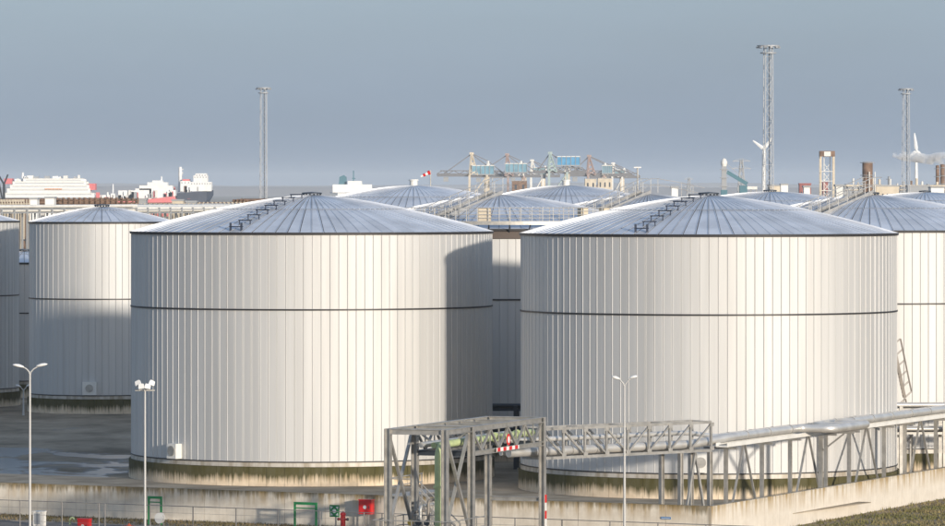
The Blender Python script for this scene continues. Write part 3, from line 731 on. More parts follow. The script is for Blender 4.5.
# insulated pipes: along the bridge, round the corner, along the wall with an expansion loop
def smooth_path(pts, r, n=6):
    out = [pts[0]]
    for i in range(1, len(pts) - 1):
        p = pts[i]; a_ = (pts[i - 1] - p); b_ = (pts[i + 1] - p); rr = min(r, a_.length * 0.45, b_.length * 0.45)
        s_ = p + a_.normalized() * rr; e_ = p + b_.normalized() * rr
        for k in range(n + 1):
            t = k / n; out.append(s_ * (1 - t) ** 2 + p * 2 * t * (1 - t) + e_ * t * t)
    out.append(pts[-1]); return out
bx_ = BD.normalized(); by_ = Vector((-bx_.y, bx_.x, 0))
def bp(x, y, z): return B0 + bx_ * x + by_ * y + Vector((0, 0, z))
ZP = 5.28
LO = 2.3
for k, (off, rad, lab, yb, zb2) in enumerate(((-0.75, 0.27, 'thick silver pipe with a loop, nearest the bund wall', 0.5, 4.95), (-1.4, 0.15, 'slimmer silver pipe with a loop, second from the bund wall', 1.2, 4.9), (-1.9, 0.15, 'silver pipe with a loop, farthest from the bund wall', 0.85, 5.65))):
    g = LO
    path = [bp(-2.0, yb, zb2), bp(BL - 1.2, yb, zb2), leg2(5.5, off, ZP), leg2(17.6 + k * 0.7, off, ZP), leg2(17.6 + k * 0.7, off + g, ZP), leg2(24.6 - k * 0.7, off + g, ZP), leg2(24.6 - k * 0.7, off, ZP), leg2(60, off, ZP)]
    th = thing('insulated_pipe', lab, 'pipe', (0, 0, 0))
    sp = smooth_path(path, 0.75)
    MB().tube(sp, rad, 14).build('jacket', M_PIPE, th, 50)
    for tt in range(7, 58, 4):
        if 16 < tt < 26: continue
        p = leg2(tt + 0.7, off, ZP); MB().tube([p - L2 * 0.04, p + L2 * 0.04], rad + 0.025, 14).build('jacket_band', M_STEEL, th, 50)
    for xx in range(1, int(BL) - 1, 2): p = bp(xx, yb, zb2); MB().tube([p - bx_ * 0.04, p + bx_ * 0.04], rad + 0.02, 14).build('jacket_band', M_STEEL, th, 50)
tray = thing('cable_tray', 'long pale flat tray under the silver pipes along the bund wall', 'tray', (0, 0, 0))
MB().bar(leg2(3.6, -0.75, ZP - 0.52), leg2(60, -0.75, ZP - 0.52), 0.7, 0.08).build('tray_bed', M_PALE, tray)
for o_ in (-1.12, -0.38): MB().bar(leg2(3.6, o_, ZP - 0.42), leg2(60, o_, ZP - 0.42), 0.04, 0.24).build('tray_side', M_PALE, tray)

def support(label, t0, t1, group='pipe supports behind the right bund wall'):
    th = thing('pipe_support', label, 'support', leg2((t0 + t1) / 2, -0.5, 0), math.atan2(L2.y, L2.x), group)
    h = (t1 - t0) / 2
    for x in (-h, h):
        MB().hpost(x, 0.5, 0, ZP - 0.755, 0.22, 0.035).build('post', M_STEEL, th)
        MB().bar((x, -0.25, ZP - 0.68), (x, 1.95, ZP - 0.68), 0.18, 0.14).build('cross_beam', M_STEEL, th)
    for sgn in (-1, 1): MB().bar((0 + sgn * 0.12, 0.5, ZP - 0.59), (sgn * h * 0.82, 0.5, 0.0), 0.12).build('brace', M_STEEL, th)
support('steel pipe support with splayed braces nearest the wall corner', 5.0, 11.4)
support('steel pipe support with splayed braces under the pipe loop', 16.6, 23.4)
support('steel pipe support with splayed braces just right of the pipe loop', 28.0, 35.1)
support('steel pipe support with splayed braces at the right edge of the picture', 39.5, 46.2)
lp = thing('loop_bracket', 'single post with angled bracket holding the pipe loop outside the wall', 'support', leg2(20.9, -0.45, 0), math.atan2(L2.y, L2.x))
MB().hpost(0, 0, 0, ZP - 0.64, 0.24, 0.035).build('post', M_STEEL, lp)
MB().bar((0, 0.0, ZP - 0.40), (0, -2.3, ZP - 0.40), 0.12, 0.14).build('arm', M_STEEL, lp)
MB().bar((0, -0.12, ZP - 1.6), (0, -1.6, ZP - 0.48), 0.10).build('strut', M_STEEL, lp)

# ------------------------------------------------------------------ street lamps
def lamp_head(mb, c, d, ln=0.85):
    """flat cobra head: c = joint, d = outward unit vector"""
    c = Vector(c); d = Vector(d); s_ = Vector((-d.y, d.x, 0)); u = Vector((0, 0, 1)); prev = None; rings = []
    for t_, w_, h0, h1 in ((0, 0.05, -0.04, 0.05), (0.18, 0.12, -0.06, 0.09), (0.45, 0.17, -0.07, 0.13), (0.75, 0.16, -0.06, 0.11), (0.95, 0.09, -0.03, 0.06), (1.0, 0.03, -0.01, 0.03)):
        p = c + d * ln * t_ + u * 0.12 * t_
        rings.append([p + s_ * w_ * math.cos(a_) + u * (h1 * math.sin(a_) if math.sin(a_) > 0 else -h0 * math.sin(a_)) for a_ in [2 * PI * k / 10 for k in range(10)]])
    vs = [v for r_ in rings for v in r_]; fs = [(i * 10 + k, i * 10 + (k + 1) % 10, i * 10 + 10 + (k + 1) % 10, i * 10 + 10 + k) for i in range(5) for k in range(10)]
    return mb.add(vs, fs + [tuple(range(10))[::-1], tuple(range(50, 60))])
def street_lamp(label, px, ytop, d, kind='double', zb_=ZO, sc=1.0, rz=0.0):
    p = at(px, ytop, d); t = thing('street_lamp', label, 'street lamp', (p.x, p.y, zb_), rz, 'street lamps')
    h = p.z - zb_
    if kind == 'double':
        MB().tube([(0, 0, 0), (0, 0, 0.5), (0, 0, h * 0.5), (0, 0, h - 0.45)], [0.11, 0.085, 0.07, 0.055], 12).build('pole', M_POLE, t, 50)
        for sg in (-1, 1):
            a_ = MB().tube([Vector((0, 0, h - 0.55)), Vector((0.06 * sg, 0, h - 0.33)), Vector((0.22 * sg, 0, h - 0.16)), Vector((0.42 * sg * sc, 0, h - 0.06))], 0.045, 8).build('arm', M_POLE, t, 50)
            lamp_head(MB(), (0.36 * sg * sc, 0, h - 0.06 + (0.04 if sg > 0 else 0)), (sg, 0, 0), 0.66 * sc).build('lamp_head', M_LENS, a_, 60)
    else:
        MB().tube([(0, 0, 0), (0, 0, 0.5), (0, 0, h * 0.5), (0, 0, h - 0.3)], [0.11, 0.085, 0.07, 0.055], 12).build('pole', M_POLE, t, 50)
        c = MB().bar((-0.6, 0, h - 0.45), (0.6, 0, h - 0.45), 0.08).bar((0, -0.45, h - 0.43), (0, 0.45, h - 0.43), 0.08).build('crossarm', M_STEEL, t)
        for (x, y) in ((-0.42, -0.1), (-0.19, -0.40), (0.19, -0.40), (0.42, -0.1)):
            f = MB(); f.prism([(-0.26, -0.22), (0.26, -0.22), (0.30, -0.16), (0.26, 0.18), (0.2, 0.22), (-0.2, 0.22), (-0.26, 0.18), (-0.30, -0.16)], -0.10, 0.10); f.prism([(-0.12, -0.15), (0.12, -0.15), (0.12, 0.14), (-0.12, 0.14)], 0.10, 0.26)
            o = f.build('floodlight', M_LENS, t, None, (x, y, h - 0.10)); o.scale = (0.62, 0.62, 0.7); o.location.z += 0.10 * (1 if abs(x) > 0.3 else -1); o.rotation_euler = (R(-20), R(x * 60), R(x * 40))
            MB().bar((0, 0.05, -0.4), (0, 0.05, -0.25), 0.05).build('yoke', M_STEEL, o)
    return t
street_lamp('double-headed pale street lamp at the far left in front of the yard', 30, 366, 285, rz=R(-5))
street_lamp('pale pole with a cluster of four floodlights before the left front tank', 145, 383, 300, 'flood')
street_lamp('thin double-headed lamp standing before the right front tank', 624.5, 378, 287, sc=0.75, rz=R(-4))
t = street_lamp('small lamp on a short post in the dark slot behind the left lamp', 23.5, 386, 448, 'double', 0.0, 0.7)

# ------------------------------------------------------------------ fence, signs and fire equipment along the bund
FO = 10.2
fence = thing('wire_fence', 'low wire fence with thin steel posts in front of the bund wall', 'fence', (0, 0, 0))
pxs = [-20, 20, 62, 99, 105, 150, 193, 236, 278, 320, 364, 382, 424, 468, 515, 562, 610, 658, 706, 754]
prev = None
for px in pxs:
    p = wall1(px, FO); p.z = ZO + 0.03
    MB().tube([p, p + Vector((0, 0, 1.74))], 0.038, 8).build('fence_post', M_FENCE, fence)
a_ = wall1(-20, FO); b_ = wall1(754, FO)
for i, (z, r) in enumerate(((0.93, 0.026), (0.5, 0.008), (0.05, 0.008), (-0.35, 0.008))):
    MB().tube([a_ + Vector((0, 0, z)), b_ + Vector((0, 0, z))], r, 6).build('rail' if i == 0 else 'wire', M_FENCE, fence)

def w1(px, off): p = wall1(px, off); p.z = ZO; return p
RW = math.atan2(-L1.y, -L1.x)      # facing the camera along the wall
def local(p): return p
def green_frame(label, px, ytop, w, h, off):
    p = w1(px, off); ht = zat(ytop, p.y) - ZO
    t = thing('goalpost_barrier', label, 'barrier', p, RW)
    for x in (-w / 2, w / 2): MB().bar((x, 0, 0), (x, 0, ht - 0.08), 0.11).build('upright', M_SIGNG, t)
    MB().box(-w / 2 - 0.055, w / 2 + 0.055, -0.06, 0.06, ht - 0.08, ht + 0.22 - 0.14).build('crossbar', M_SIGNG, t)
    MB().bar((-w / 2 + 0.056, 0, ht - 0.30), (w / 2 - 0.056, 0, ht - 0.30), 0.07).build('lower_bar', M_SIGNG, t)
    return t
green_frame('tall narrow green goalpost barrier by the floodlight pole', 155, 497.5, 0.92, 0, 3.5)
green_frame('wide green goalpost barrier left of the green sign', 305.5, 503.5, 1.55, 0, 2.6)

p = w1(334.5, 1.2); zt = zat(505, p.y) - ZO; zl = zat(517, p.y) - ZO
t = thing('safety_sign', 'small green and white safety sign beside the red hydrant', 'sign', p, RW)
MB().bar((0.05, 0.08, 0), (0.05, 0.08, zt - 0.1), 0.07).build('post', M_STEEL, t)
MB().box(-0.34, 0.34, -0.02, 0.02, zl, zt).build('board', M_SIGNG, t)
cz = (zt + zl) / 2
sy = MB(); disc(sy, 0, -0.022, cz, 0.13, 0.13, 0.012, 'y'); sy.build('white_disc', M_WHITE, t)
for sx in (-1, 1):
    for sz in (-1, 1):
        m = MB(); m.prism([(sx * 0.29, cz + sz * 0.30), (sx * 0.10, cz + sz * 0.26), (sx * 0.25, cz + sz * 0.11)], -0.034, -0.022); m.build('white_arrow', M_WHITE, t)

def hydrant(label, px, ytop, off):
    p = w1(px, off); h = zat(ytop, p.y) - ZO
    t = thing('fire_hydrant', label, 'hydrant', p, RW)
    MB().lathe([(0.0, h), (0.05, h), (0.07, h - 0.07), (0.16, h - 0.12), (0.19, h - 0.24), (0.155, h - 0.27), (0.155, 0.14), (0.24, 0.13), (0.24, 0.0)], 20).build('barrel', M_RED, t, 40)
    for sg in (-1, 1):
        o = MB().tube([(0.13 * sg, 0, h - 0.52), (0.30 * sg, 0, h - 0.52)], 0.075, 12).build('outlet', M_RED, t, 50)
        MB().tube([(0.30 * sg, 0, h - 0.52), (0.38 * sg, 0, h - 0.52)], 0.095, 12).build('outlet_cap', M_STEELD, o, 50)
    return t
hydrant('red fire hydrant standing between green sign and red hose cabinet', 343, 511, 2.0)

def hose_cabinet(label, px, ytop, ybot, w, off, disc_on=True):
    p = w1(px, off); z1 = zat(ytop, p.y) - ZO; z0 = zat(ybot, p.y) - ZO
    t = thing('hose_cabinet', label, 'cabinet', p, RW, 'red hose cabinets')
    MB().box(-w / 2, w / 2, -0.2, 0.2, z0, z1).build('body', M_RED, t)
    MB().box(-w / 2 + 0.05, w / 2 - 0.05, -0.222, -0.201, z0 + 0.05, z1 - 0.05).build('door', M_RED, t)
    MB().box(-w / 2 - 0.03, w / 2 + 0.03, -0.23, 0.23, z1 + 0.002, z1 + 0.04).build('lid', M_RED, t)
    MB().box(w / 2 - 0.16, w / 2 - 0.12, -0.262, -0.223, (z0 + z1) / 2 - 0.1, (z0 + z1) / 2 + 0.1).build('handle', M_STEELD, t)
    if z0 > 0.05:
        for x in (-0.12, 0.14): MB().bar((x, 0, 0), (x, 0, z0), 0.06).build('leg', M_STEEL, t)
    if disc_on:
        m = MB(); disc(m, 0, -0.223, (z0 + z1) / 2, 0.12, 0.12, 0.01, 'y'); m.build('white_disc', M_WHITE, t)
    return t
hose_cabinet('red hose cabinet with white disc beside the portal', 366.5, 500, 514, 0.92, 0.75)
hose_cabinet('low red hose cabinet near the left edge lamp', 84.5, 519, 533, 0.82, 6.5)
# grey kiosk
p = w1(39.5, 8.0); z1 = zat(511, p.y) - ZO
t = thing('control_kiosk', 'grey metal control kiosk beside the left street lamp', 'cabinet', p, RW)
MB().box(-0.34, 0.34, -0.25, 0.25, 0.0, z1 - 0.05).build('body', M_PALE, t)
MB().box(-0.22, 0.22, -0.275, -0.251, 0.15, z1 - 0.15).build('door', M_GREY, t)
MB().box(-0.38, 0.38, -0.3, 0.3, z1 - 0.05 + 0.001, z1).build('roof', M_PALE, t)
# green hooked vent pipe
p = w1(70, 6.0); z1 = zat(517.5, p.y) - ZO
t = thing('vent_pipe', 'short pale green hooked vent pipe left of the low red cabinet', 'pipe', p, RW)
MB().tube([(0, 0, 0), (0, 0, z1 - 0.16)] + [(0.16 - 0.16 * math.cos(k * PI / 6), 0, z1 - 0.16 + 0.16 * math.sin(k * PI / 6)) for k in range(1, 7)], 0.06, 10).build('hooked_tube', M_GREEN, t, 50)
MB().tube([(0, 0, 0), (0, 0, 0.04)], 0.13, 12).build('foot_flange', M_GREEN, t)
# grey hose reel on a stand
p = w1(160, 5.0); zc_ = zat(518, p.y) - ZO
t = thing('hose_reel', 'grey round hose reel on a stand inside the narrow green frame', 'hose reel', p, RW)
for y in (-0.14, 0.14):
    m = MB(); disc(m, 0, y, zc_, 0.30, 0.34, 0.03, 'y'); m.build('flange', M_PALE, t)
m = MB(); disc(m, 0, 0.10, zc_, 0.2, 0.22, 0.22, 'y'); m.build('drum', M_GREY, t)
for x in (-0.18, 0.18): MB().bar((x, 0.2, 0), (0, 0.2, zc_), 0.06).build('leg', M_STEEL, t)
# traffic cone
p = w1(129, 5.2); z1 = zat(523.5, p.y) - ZO
t = thing('traffic_cone', 'small orange marker cone on the road left of the floodlight pole', 'cone', p, RW)
M_ORANGE = mat('cone_orange', (0.75, 0.13, 0.03), 0.5)
MB().lathe([(0.0, z1), (0.04, z1), (0.16, 0.05), (0.16, 0.04)], 16).build('cone_body', M_ORANGE, t, 40)
MB().box(-0.24, 0.24, -0.24, 0.24, 0, 0.04).build('base', M_ORANGE, t)
MB().lathe([(0.085, z1 * 0.62), (0.118, z1 * 0.38)], 16).build('white_band', M_WHITE, t, 40)
# blue plate on the wall
p = CORNER + N1 * 0.04
t_ = wall1(666, 0.0); zz = zat(518, t_.y)
o = MB().box(-0.33, 0.33, -0.02, 0.02, -0.07, 0.07).build('wall_plate', mat('plate_blue', (0.03, 0.16, 0.38), 0.4), None, None, (t_.x + N1.x * 0.03, t_.y + N1.y * 0.03, zz)); o.rotation_euler.z = RW
tag(o, 'narrow blue plate on the bund wall under the pipe bridge', 'plate')
for k in range(2):
    c = MB().box(-0.29, 0.29, -0.006, 0.0, -0.035 + 0.04 * k, -0.02 + 0.04 * k).build('white_line', M_WHITE, o, None, (0, -0.021, 0.0))

# ------------------------------------------------------------------ grass bank outside the right-hand wall
M_GRASS = mat('dry_grass', (0.15, 0.145, 0.055), 0.9, col2=(0.25, 0.20, 0.10), noise=0.35, lo=0.42, hi=0.62, coord='World', spec=0.15)
g = MB(); rnd = random.Random(3)
for i in range(26000):
    t_ = rnd.uniform(2, 52); o_ = 0.15 + 20 * rnd.random() ** 1.3
    p = leg2(t_, o_, ZO)
    if o_ < 1.6 and rnd.random() < 0.75: continue
    cl = math.sin(p.x * 1.7 + math.sin(p.y * 1.1) * 2) + math.sin(p.y * 0.9 + p.x * 0.5)
    if cl < -1.0 and rnd.random() < 0.6: continue
    hh = rnd.uniform(0.05, 0.16) * (1.0 + 0.5 * max(0, cl)); a_ = rnd.uniform(0, 2 * PI); w_ = rnd.uniform(0.03, 0.07)
    dx, dy = math.cos(a_) * w_, math.sin(a_) * w_; lx, ly = rnd.uniform(-0.08, 0.08), rnd.uniform(-0.08, 0.08)
    g.add([(p.x - dx, p.y - dy, ZO), (p.x + dx, p.y + dy, ZO), (p.x + lx, p.y + ly, ZO + hh)], [(0, 1, 2)])
o = g.build('grass', M_GRASS); stuff(o); tag(o, 'short dry grass on the bank outside the right bund wall', 'grass')
M_WEED = mat('dry_weeds', (0.13, 0.11, 0.05), 0.9, col2=(0.24, 0.18, 0.10), noise=0.8, coord='World', spec=0.15)
g = MB()
for i in range(9000):
    t_ = rnd.uniform(4, 62); o_ = 0.1 + 4.6 * rnd.random() ** 2.2
    p = CORNER + L1 * t_ + N1 * o_
    hh = rnd.uniform(0.04, 0.2); a_ = rnd.uniform(0, 2 * PI); w_ = rnd.uniform(0.02, 0.06)
    dx, dy = math.cos(a_) * w_, math.sin(a_) * w_; lx, ly = rnd.uniform(-0.08, 0.08), rnd.uniform(-0.08, 0.08)
    g.add([(p.x - dx, p.y - dy, ZO), (p.x + dx, p.y + dy, ZO), (p.x + lx, p.y + ly, ZO + hh)], [(0, 1, 2)])
o = g.build('weeds', M_WEED); stuff(o); tag(o, 'brown weeds along the foot of the long bund wall', 'weeds')

# ------------------------------------------------------------------ lattice light masts
def light_mast(label, px, ytop, d, w0=2.3, w1_=1.5, crown=4.4):
    p = at(px, ytop, d); H_ = p.z - ZO
    t = thing('light_mast', label, 'light mast', (p.x, d, ZO), R(12), 'lattice light masts')
    lg = MB(); br = MB(); n = int(H_ / 2.2)
    def c(k, z): w_ = w0 + (w1_ - w0) * z / H_; return Vector((w_ / 2 * (1 if k in (0, 3) else -1), w_ / 2 * (1 if k in (0, 1) else -1), z))
    for k in range(4): MB().bar(c(k, 0), c(k, H_), 0.12).build('leg', M_MAST, t)
    for i in range(n):
        z0, z1 = H_ * i / n, H_ * (i + 1) / n
        for k in range(4):
            k2 = (k + 1) % 4
            if i % 2: br.bar(c(k, z0), c(k2, z1), 0.055)
            else: br.bar(c(k2, z0), c(k, z1), 0.055)
            br.bar(c(k, z0), c(k2, z0), 0.05)
    br.build('bracing', M_MAST, t)
    MB().tube([(w0 * 0.15, 0, 0), (w0 * 0.1, 0, H_)], 0.12, 6).build('cable_riser', M_STEELD, t)
    cr = MB().lathe([(crown / 2 - 0.25, H_ - 0.1), (crown / 2, H_ - 0.1), (crown / 2, H_ + 0.15), (crown / 2 - 0.25, H_ + 0.15)], 20)
    cr.lathe([(crown * 0.30, H_ - 1.55), (crown * 0.36, H_ - 1.55), (crown * 0.36, H_ - 1.3), (crown * 0.30, H_ - 1.3)], 20)
    for k in range(8): a_ = k * PI / 4; cr.bar((0, 0, H_ - 0.02), (crown / 2 * math.cos(a_), crown / 2 * math.sin(a_), H_ - 0.02), 0.12); cr.bar((0, 0, H_ - 1.42), (crown * 0.33 * math.cos(a_), crown * 0.33 * math.sin(a_), H_ - 1.42), 0.1)
    o = cr.build('crown', M_MAST, t)
    for k in range(12):
        a_ = k * PI / 6; f = MB().box(-0.28, 0.28, -0.18, 0.18, -0.45, -0.12)
        l = f.build('floodlight', M_GREY, o, None, (crown / 2 * math.cos(a_), crown / 2 * math.sin(a_), H_)); l.rotation_euler.z = a_ + PI / 2
    return t
light_mast('slim lattice light mast rising behind the left front tank', 263.5, 88, 1408, 1.9, 1.6, 4.2)
light_mast('tallest lattice light mast rising behind the right front tank', 768.3, 46, 1000, 1.8, 1.5, 4.6)
light_mast('lattice light mast behind the roof stair near the right edge', 906, 89, 1420, 2.2, 1.5, 4.2)

# ------------------------------------------------------------------ wind turbines
def turbine(label, px, yh, d, blades, rw):
    p = at(px, yh, d); H_ = p.z - ZO
    t = thing('wind_turbine', label, 'wind turbine', (p.x, d, ZO), 0, 'white wind turbines')
    MB().tube([(0, 0, 0), (0, 0, H_ * 0.5), (0, 0, H_)], [rw, rw * 0.8, rw * 0.55], 16).build('tower', M_WHITE, t, 50)
    MB().box(-1.3, 1.3, -3.4, 5.0, H_ - 1.3, H_ + 1.5).build('nacelle', M_WHITE, t)
    hb = MB().tube([(0, -5.4, H_), (0, -4.6, H_), (0, -3.3, H_)], [0.3, 1.3, 1.5], 14).build('hub', M_WHITE, t, 50)
    for (ex, ey) in blades:
        q = Vector((ex * d / F, 0, -ey * d / F)); L_ = q.length; u = q.normalized(); s_ = Vector((u.z, 0, -u.x))
        vs = []
        for k, (f_, c_) in enumerate(((0.03, 1.6), (0.18, 3.0), (0.5, 2.3), (0.85, 1.5), (1.0, 0.7))):
            o_ = Vector((0, -4.5, H_)) + u * L_ * f_
            vs += [o_ - s_ * c_ * 0.6, o_ + Vector((0, -0.25 * c_, 0)), o_ + s_ * c_ * 0.6, o_ + Vector((0, 0.25 * c_, 0))]
        fs = [(i * 4 + k, i * 4 + (k + 1) % 4, i * 4 + 4 + (k + 1) % 4, i * 4 + 4 + k) for i in range(4) for k in range(4)] + [(0, 1, 2, 3), (16, 17, 18, 19)]
        MB().add(vs, fs).build('blade', M_WHITE, hb)
    return t
turbine('white wind turbine standing at the foot of the tallest mast', 763.6, 149, 5000, ((-11, -8.5), (8, -11), (1.5, 18)), 2.6)
turbine('white wind turbine with steam drifting past, near the right edge', 916.2, 151, 5000, ((-2.2, -18), (7.5, 7), (-9, 7.5)), 2.3)

# ------------------------------------------------------------------ power pylon, ship loader, refinery towers
def pylon(label, px, yt, d, wpx, group='pylons'):
    p = at(px, yt, d); H_ = p.z - ZO; t = thing('power_pylon', label, 'pylon', (p.x, d, ZO), R(8), group); k = d / F
    m = MB(); hw = H_ * 0.09
    for sx in (-1, 1):
        for sy in (-1, 1): m.bar((sx * hw, sy * hw, 0), (sx * 0.6, sy * 0.6, H_), 0.5)
    n = 9
    for i in range(n):
        z0, z1 = H_ * i / n, H_ * (i + 1) / n; a_ = hw + (0.6 - hw) * i / n; b_ = hw + (0.6 - hw) * (i + 1) / n
        for sy in (-1, 1): m.bar((-a_, sy * a_, z0), (b_, sy * b_, z1), 0.25); m.bar((a_, sy * a_, z0), (-b_, sy * b_, z1), 0.25)
    m.build('lattice_body', M_GREY, t)
    for z, w_ in ((H_ - 1, wpx * k), (H_ - 1 - 7.5 * k, wpx * k * 1.1)):
        a_ = MB(); a_.bar((-w_ / 2, 0, z), (w_ / 2, 0, z), 0.4); a_.bar((-w_ / 2, 0, z), (0, 0, z + 1.6), 0.25); a_.bar((w_ / 2, 0, z), (0, 0, z + 1.6), 0.25); a_.build('crossarm', M_GREY, t)
    return t
pylon('grey power pylon with two crossarms beside the ship loader', 741.5, 159.5, 3000, 18)
pylon('faint grey pylon over the white shed, middle of the skyline', 689, 178, 4200, 9)

d = 2000; k = d / F
t = thing('ship_loader', 'teal ship loader with tower and sloping boom left of the tallest mast', 'crane', (xat(724, d), d, ZO))
top = zat(158, d) - ZO
MB().box(-1.3, 1.3, -1.3, 1.3, 0, top * 0.62).build('tower_base', M_TEAL, t)
MB().box(-1.0, 1.0, -1.0, 1.0, top * 0.62 + .002, top * 0.9).build('tower_head', M_GREY, t)
MB().lathe([(0, top), (0.9, top - 0.5), (1.4, top - 1.8), (1.0, top * 0.9)], 12).build('dome', M_PALE, t, 40)
for z in (0.55, 0.66, 0.76, 0.86): MB().box(-1.7, 1.7, -1.7, 1.7, top * z, top * z + 0.25).build('gallery', M_GREY, t)
z1 = zat(172, d) - ZO; z2 = zat(184, d) - ZO
MB().bar((1.2, 0, z1), (9.5, 0, z2), 1.3, 1.5).build('boom', M_TEAL, t)
MB().bar((1.0, 0, z1 + 3.4), (9.5, 0, z2 + 1.0), 0.2).build('stay', M_GREY, t)
MB().box(6.3, 9.4, -2, 2, z2 - 6, z2 - 0.6).build('machinery_house', M_TEAL, t)
MB().box(8.4, 13.5, -1.5, 1.5, z2 - 2.2, z2 - 1.0).build('conveyor_gallery', M_PALE, t)
for x in (6.6, 9.2, 11, 13.2): MB().bar((x, 0, 0), (x, 0, z2 - 2.2), 0.45).build('leg', M_GREY, t)

d = 1500; k = d / F
t = thing('process_tower', 'cream portal-shaped process tower with dark head on right skyline', 'tower', (xat(827, d), d, ZO))
top = zat(151, d) - ZO
for x in (-2.0, 2.0):
    for y in (-1.6, 1.6): MB().bar((x, y, 0), (x, y, top - 1.6), 0.5).build('leg', M_CREAM, t)
MB().box(-2.3, 2.3, -1.9, 1.9, top - 1.7, top).build('head', M_RUST, t)
MB().box(-1.0, 1.0, -1.96, -1.902, top - 1.6, top - 0.2).build('panel', M_PALE, t)
m = MB()
for i in range(7):
    z = top * 0.28 + i * (top * 0.62) / 7
    m.bar((-1.9, -1.6, z), (1.9, -1.6, z), 0.2); m.bar((-0.9, 0, z), (0.9, 0, z + 2.4), 0.15); m.bar((0.9, 0, z), (-0.9, 0, z + 2.4), 0.15)
for x in (-0.9, 0.9): m.bar((x, 0, 0), (x, 0, top - 1.7), 0.22)
m.build('inner_lattice', M_PALE, t)

t = thing('process_column', 'brown cylindrical process column with galleries above the roof stair', 'tower', (xat(867.5, d), d, ZO))
top = zat(162, d) - ZO
MB().lathe([(0, top), (1.5, top), (1.6, top - 0.4), (1.6, 0)], 20).build('vessel', M_RUST, t, 40)
for f_ in (0.99, 0.86, 0.74, 0.62): MB().lathe([(1.6, top * f_), (2.3, top * f_), (2.3, top * f_ + 0.18), (1.6, top * f_ + 0.18)], 20).build('gallery', M_GREY, t)
m = MB(); m.bar((0.4, -2.2, 0), (0.4, -2.2, top * 0.9), 0.25).bar((2.2, -1.6, 0), (2.2, -1.6, top * 0.9), 0.25)
m.build('ladder_rails', M_PALE, t)
for i, (px, yt, rr, lab) in enumerate(((937.5, 165, 0.7, 'thin reddish distillation column near the right edge'), (942.5, 164, 0.9, 'thicker reddish distillation column at the right edge'), (889, 176, 0.5, 'short grey stack left of the right-hand mast'))):
    d2 = 1900; t = thing('process_column', lab, 'tower', (xat(px, d2), d2, ZO)); top = zat(yt, d2) - ZO
    MB().lathe([(0, top), (rr, top - 0.2), (rr, 0)], 16).build('vessel', M_RUST if i < 2 else M_GREY, t, 40)
    for f_ in (0.95, 0.85, 0.75, 0.65): MB().lathe([(rr, top * f_), (rr + 0.7, top * f_), (rr + 0.7, top * f_ + 0.2), (rr, top * f_ + 0.2)], 16).build('gallery', M_GREY, t)

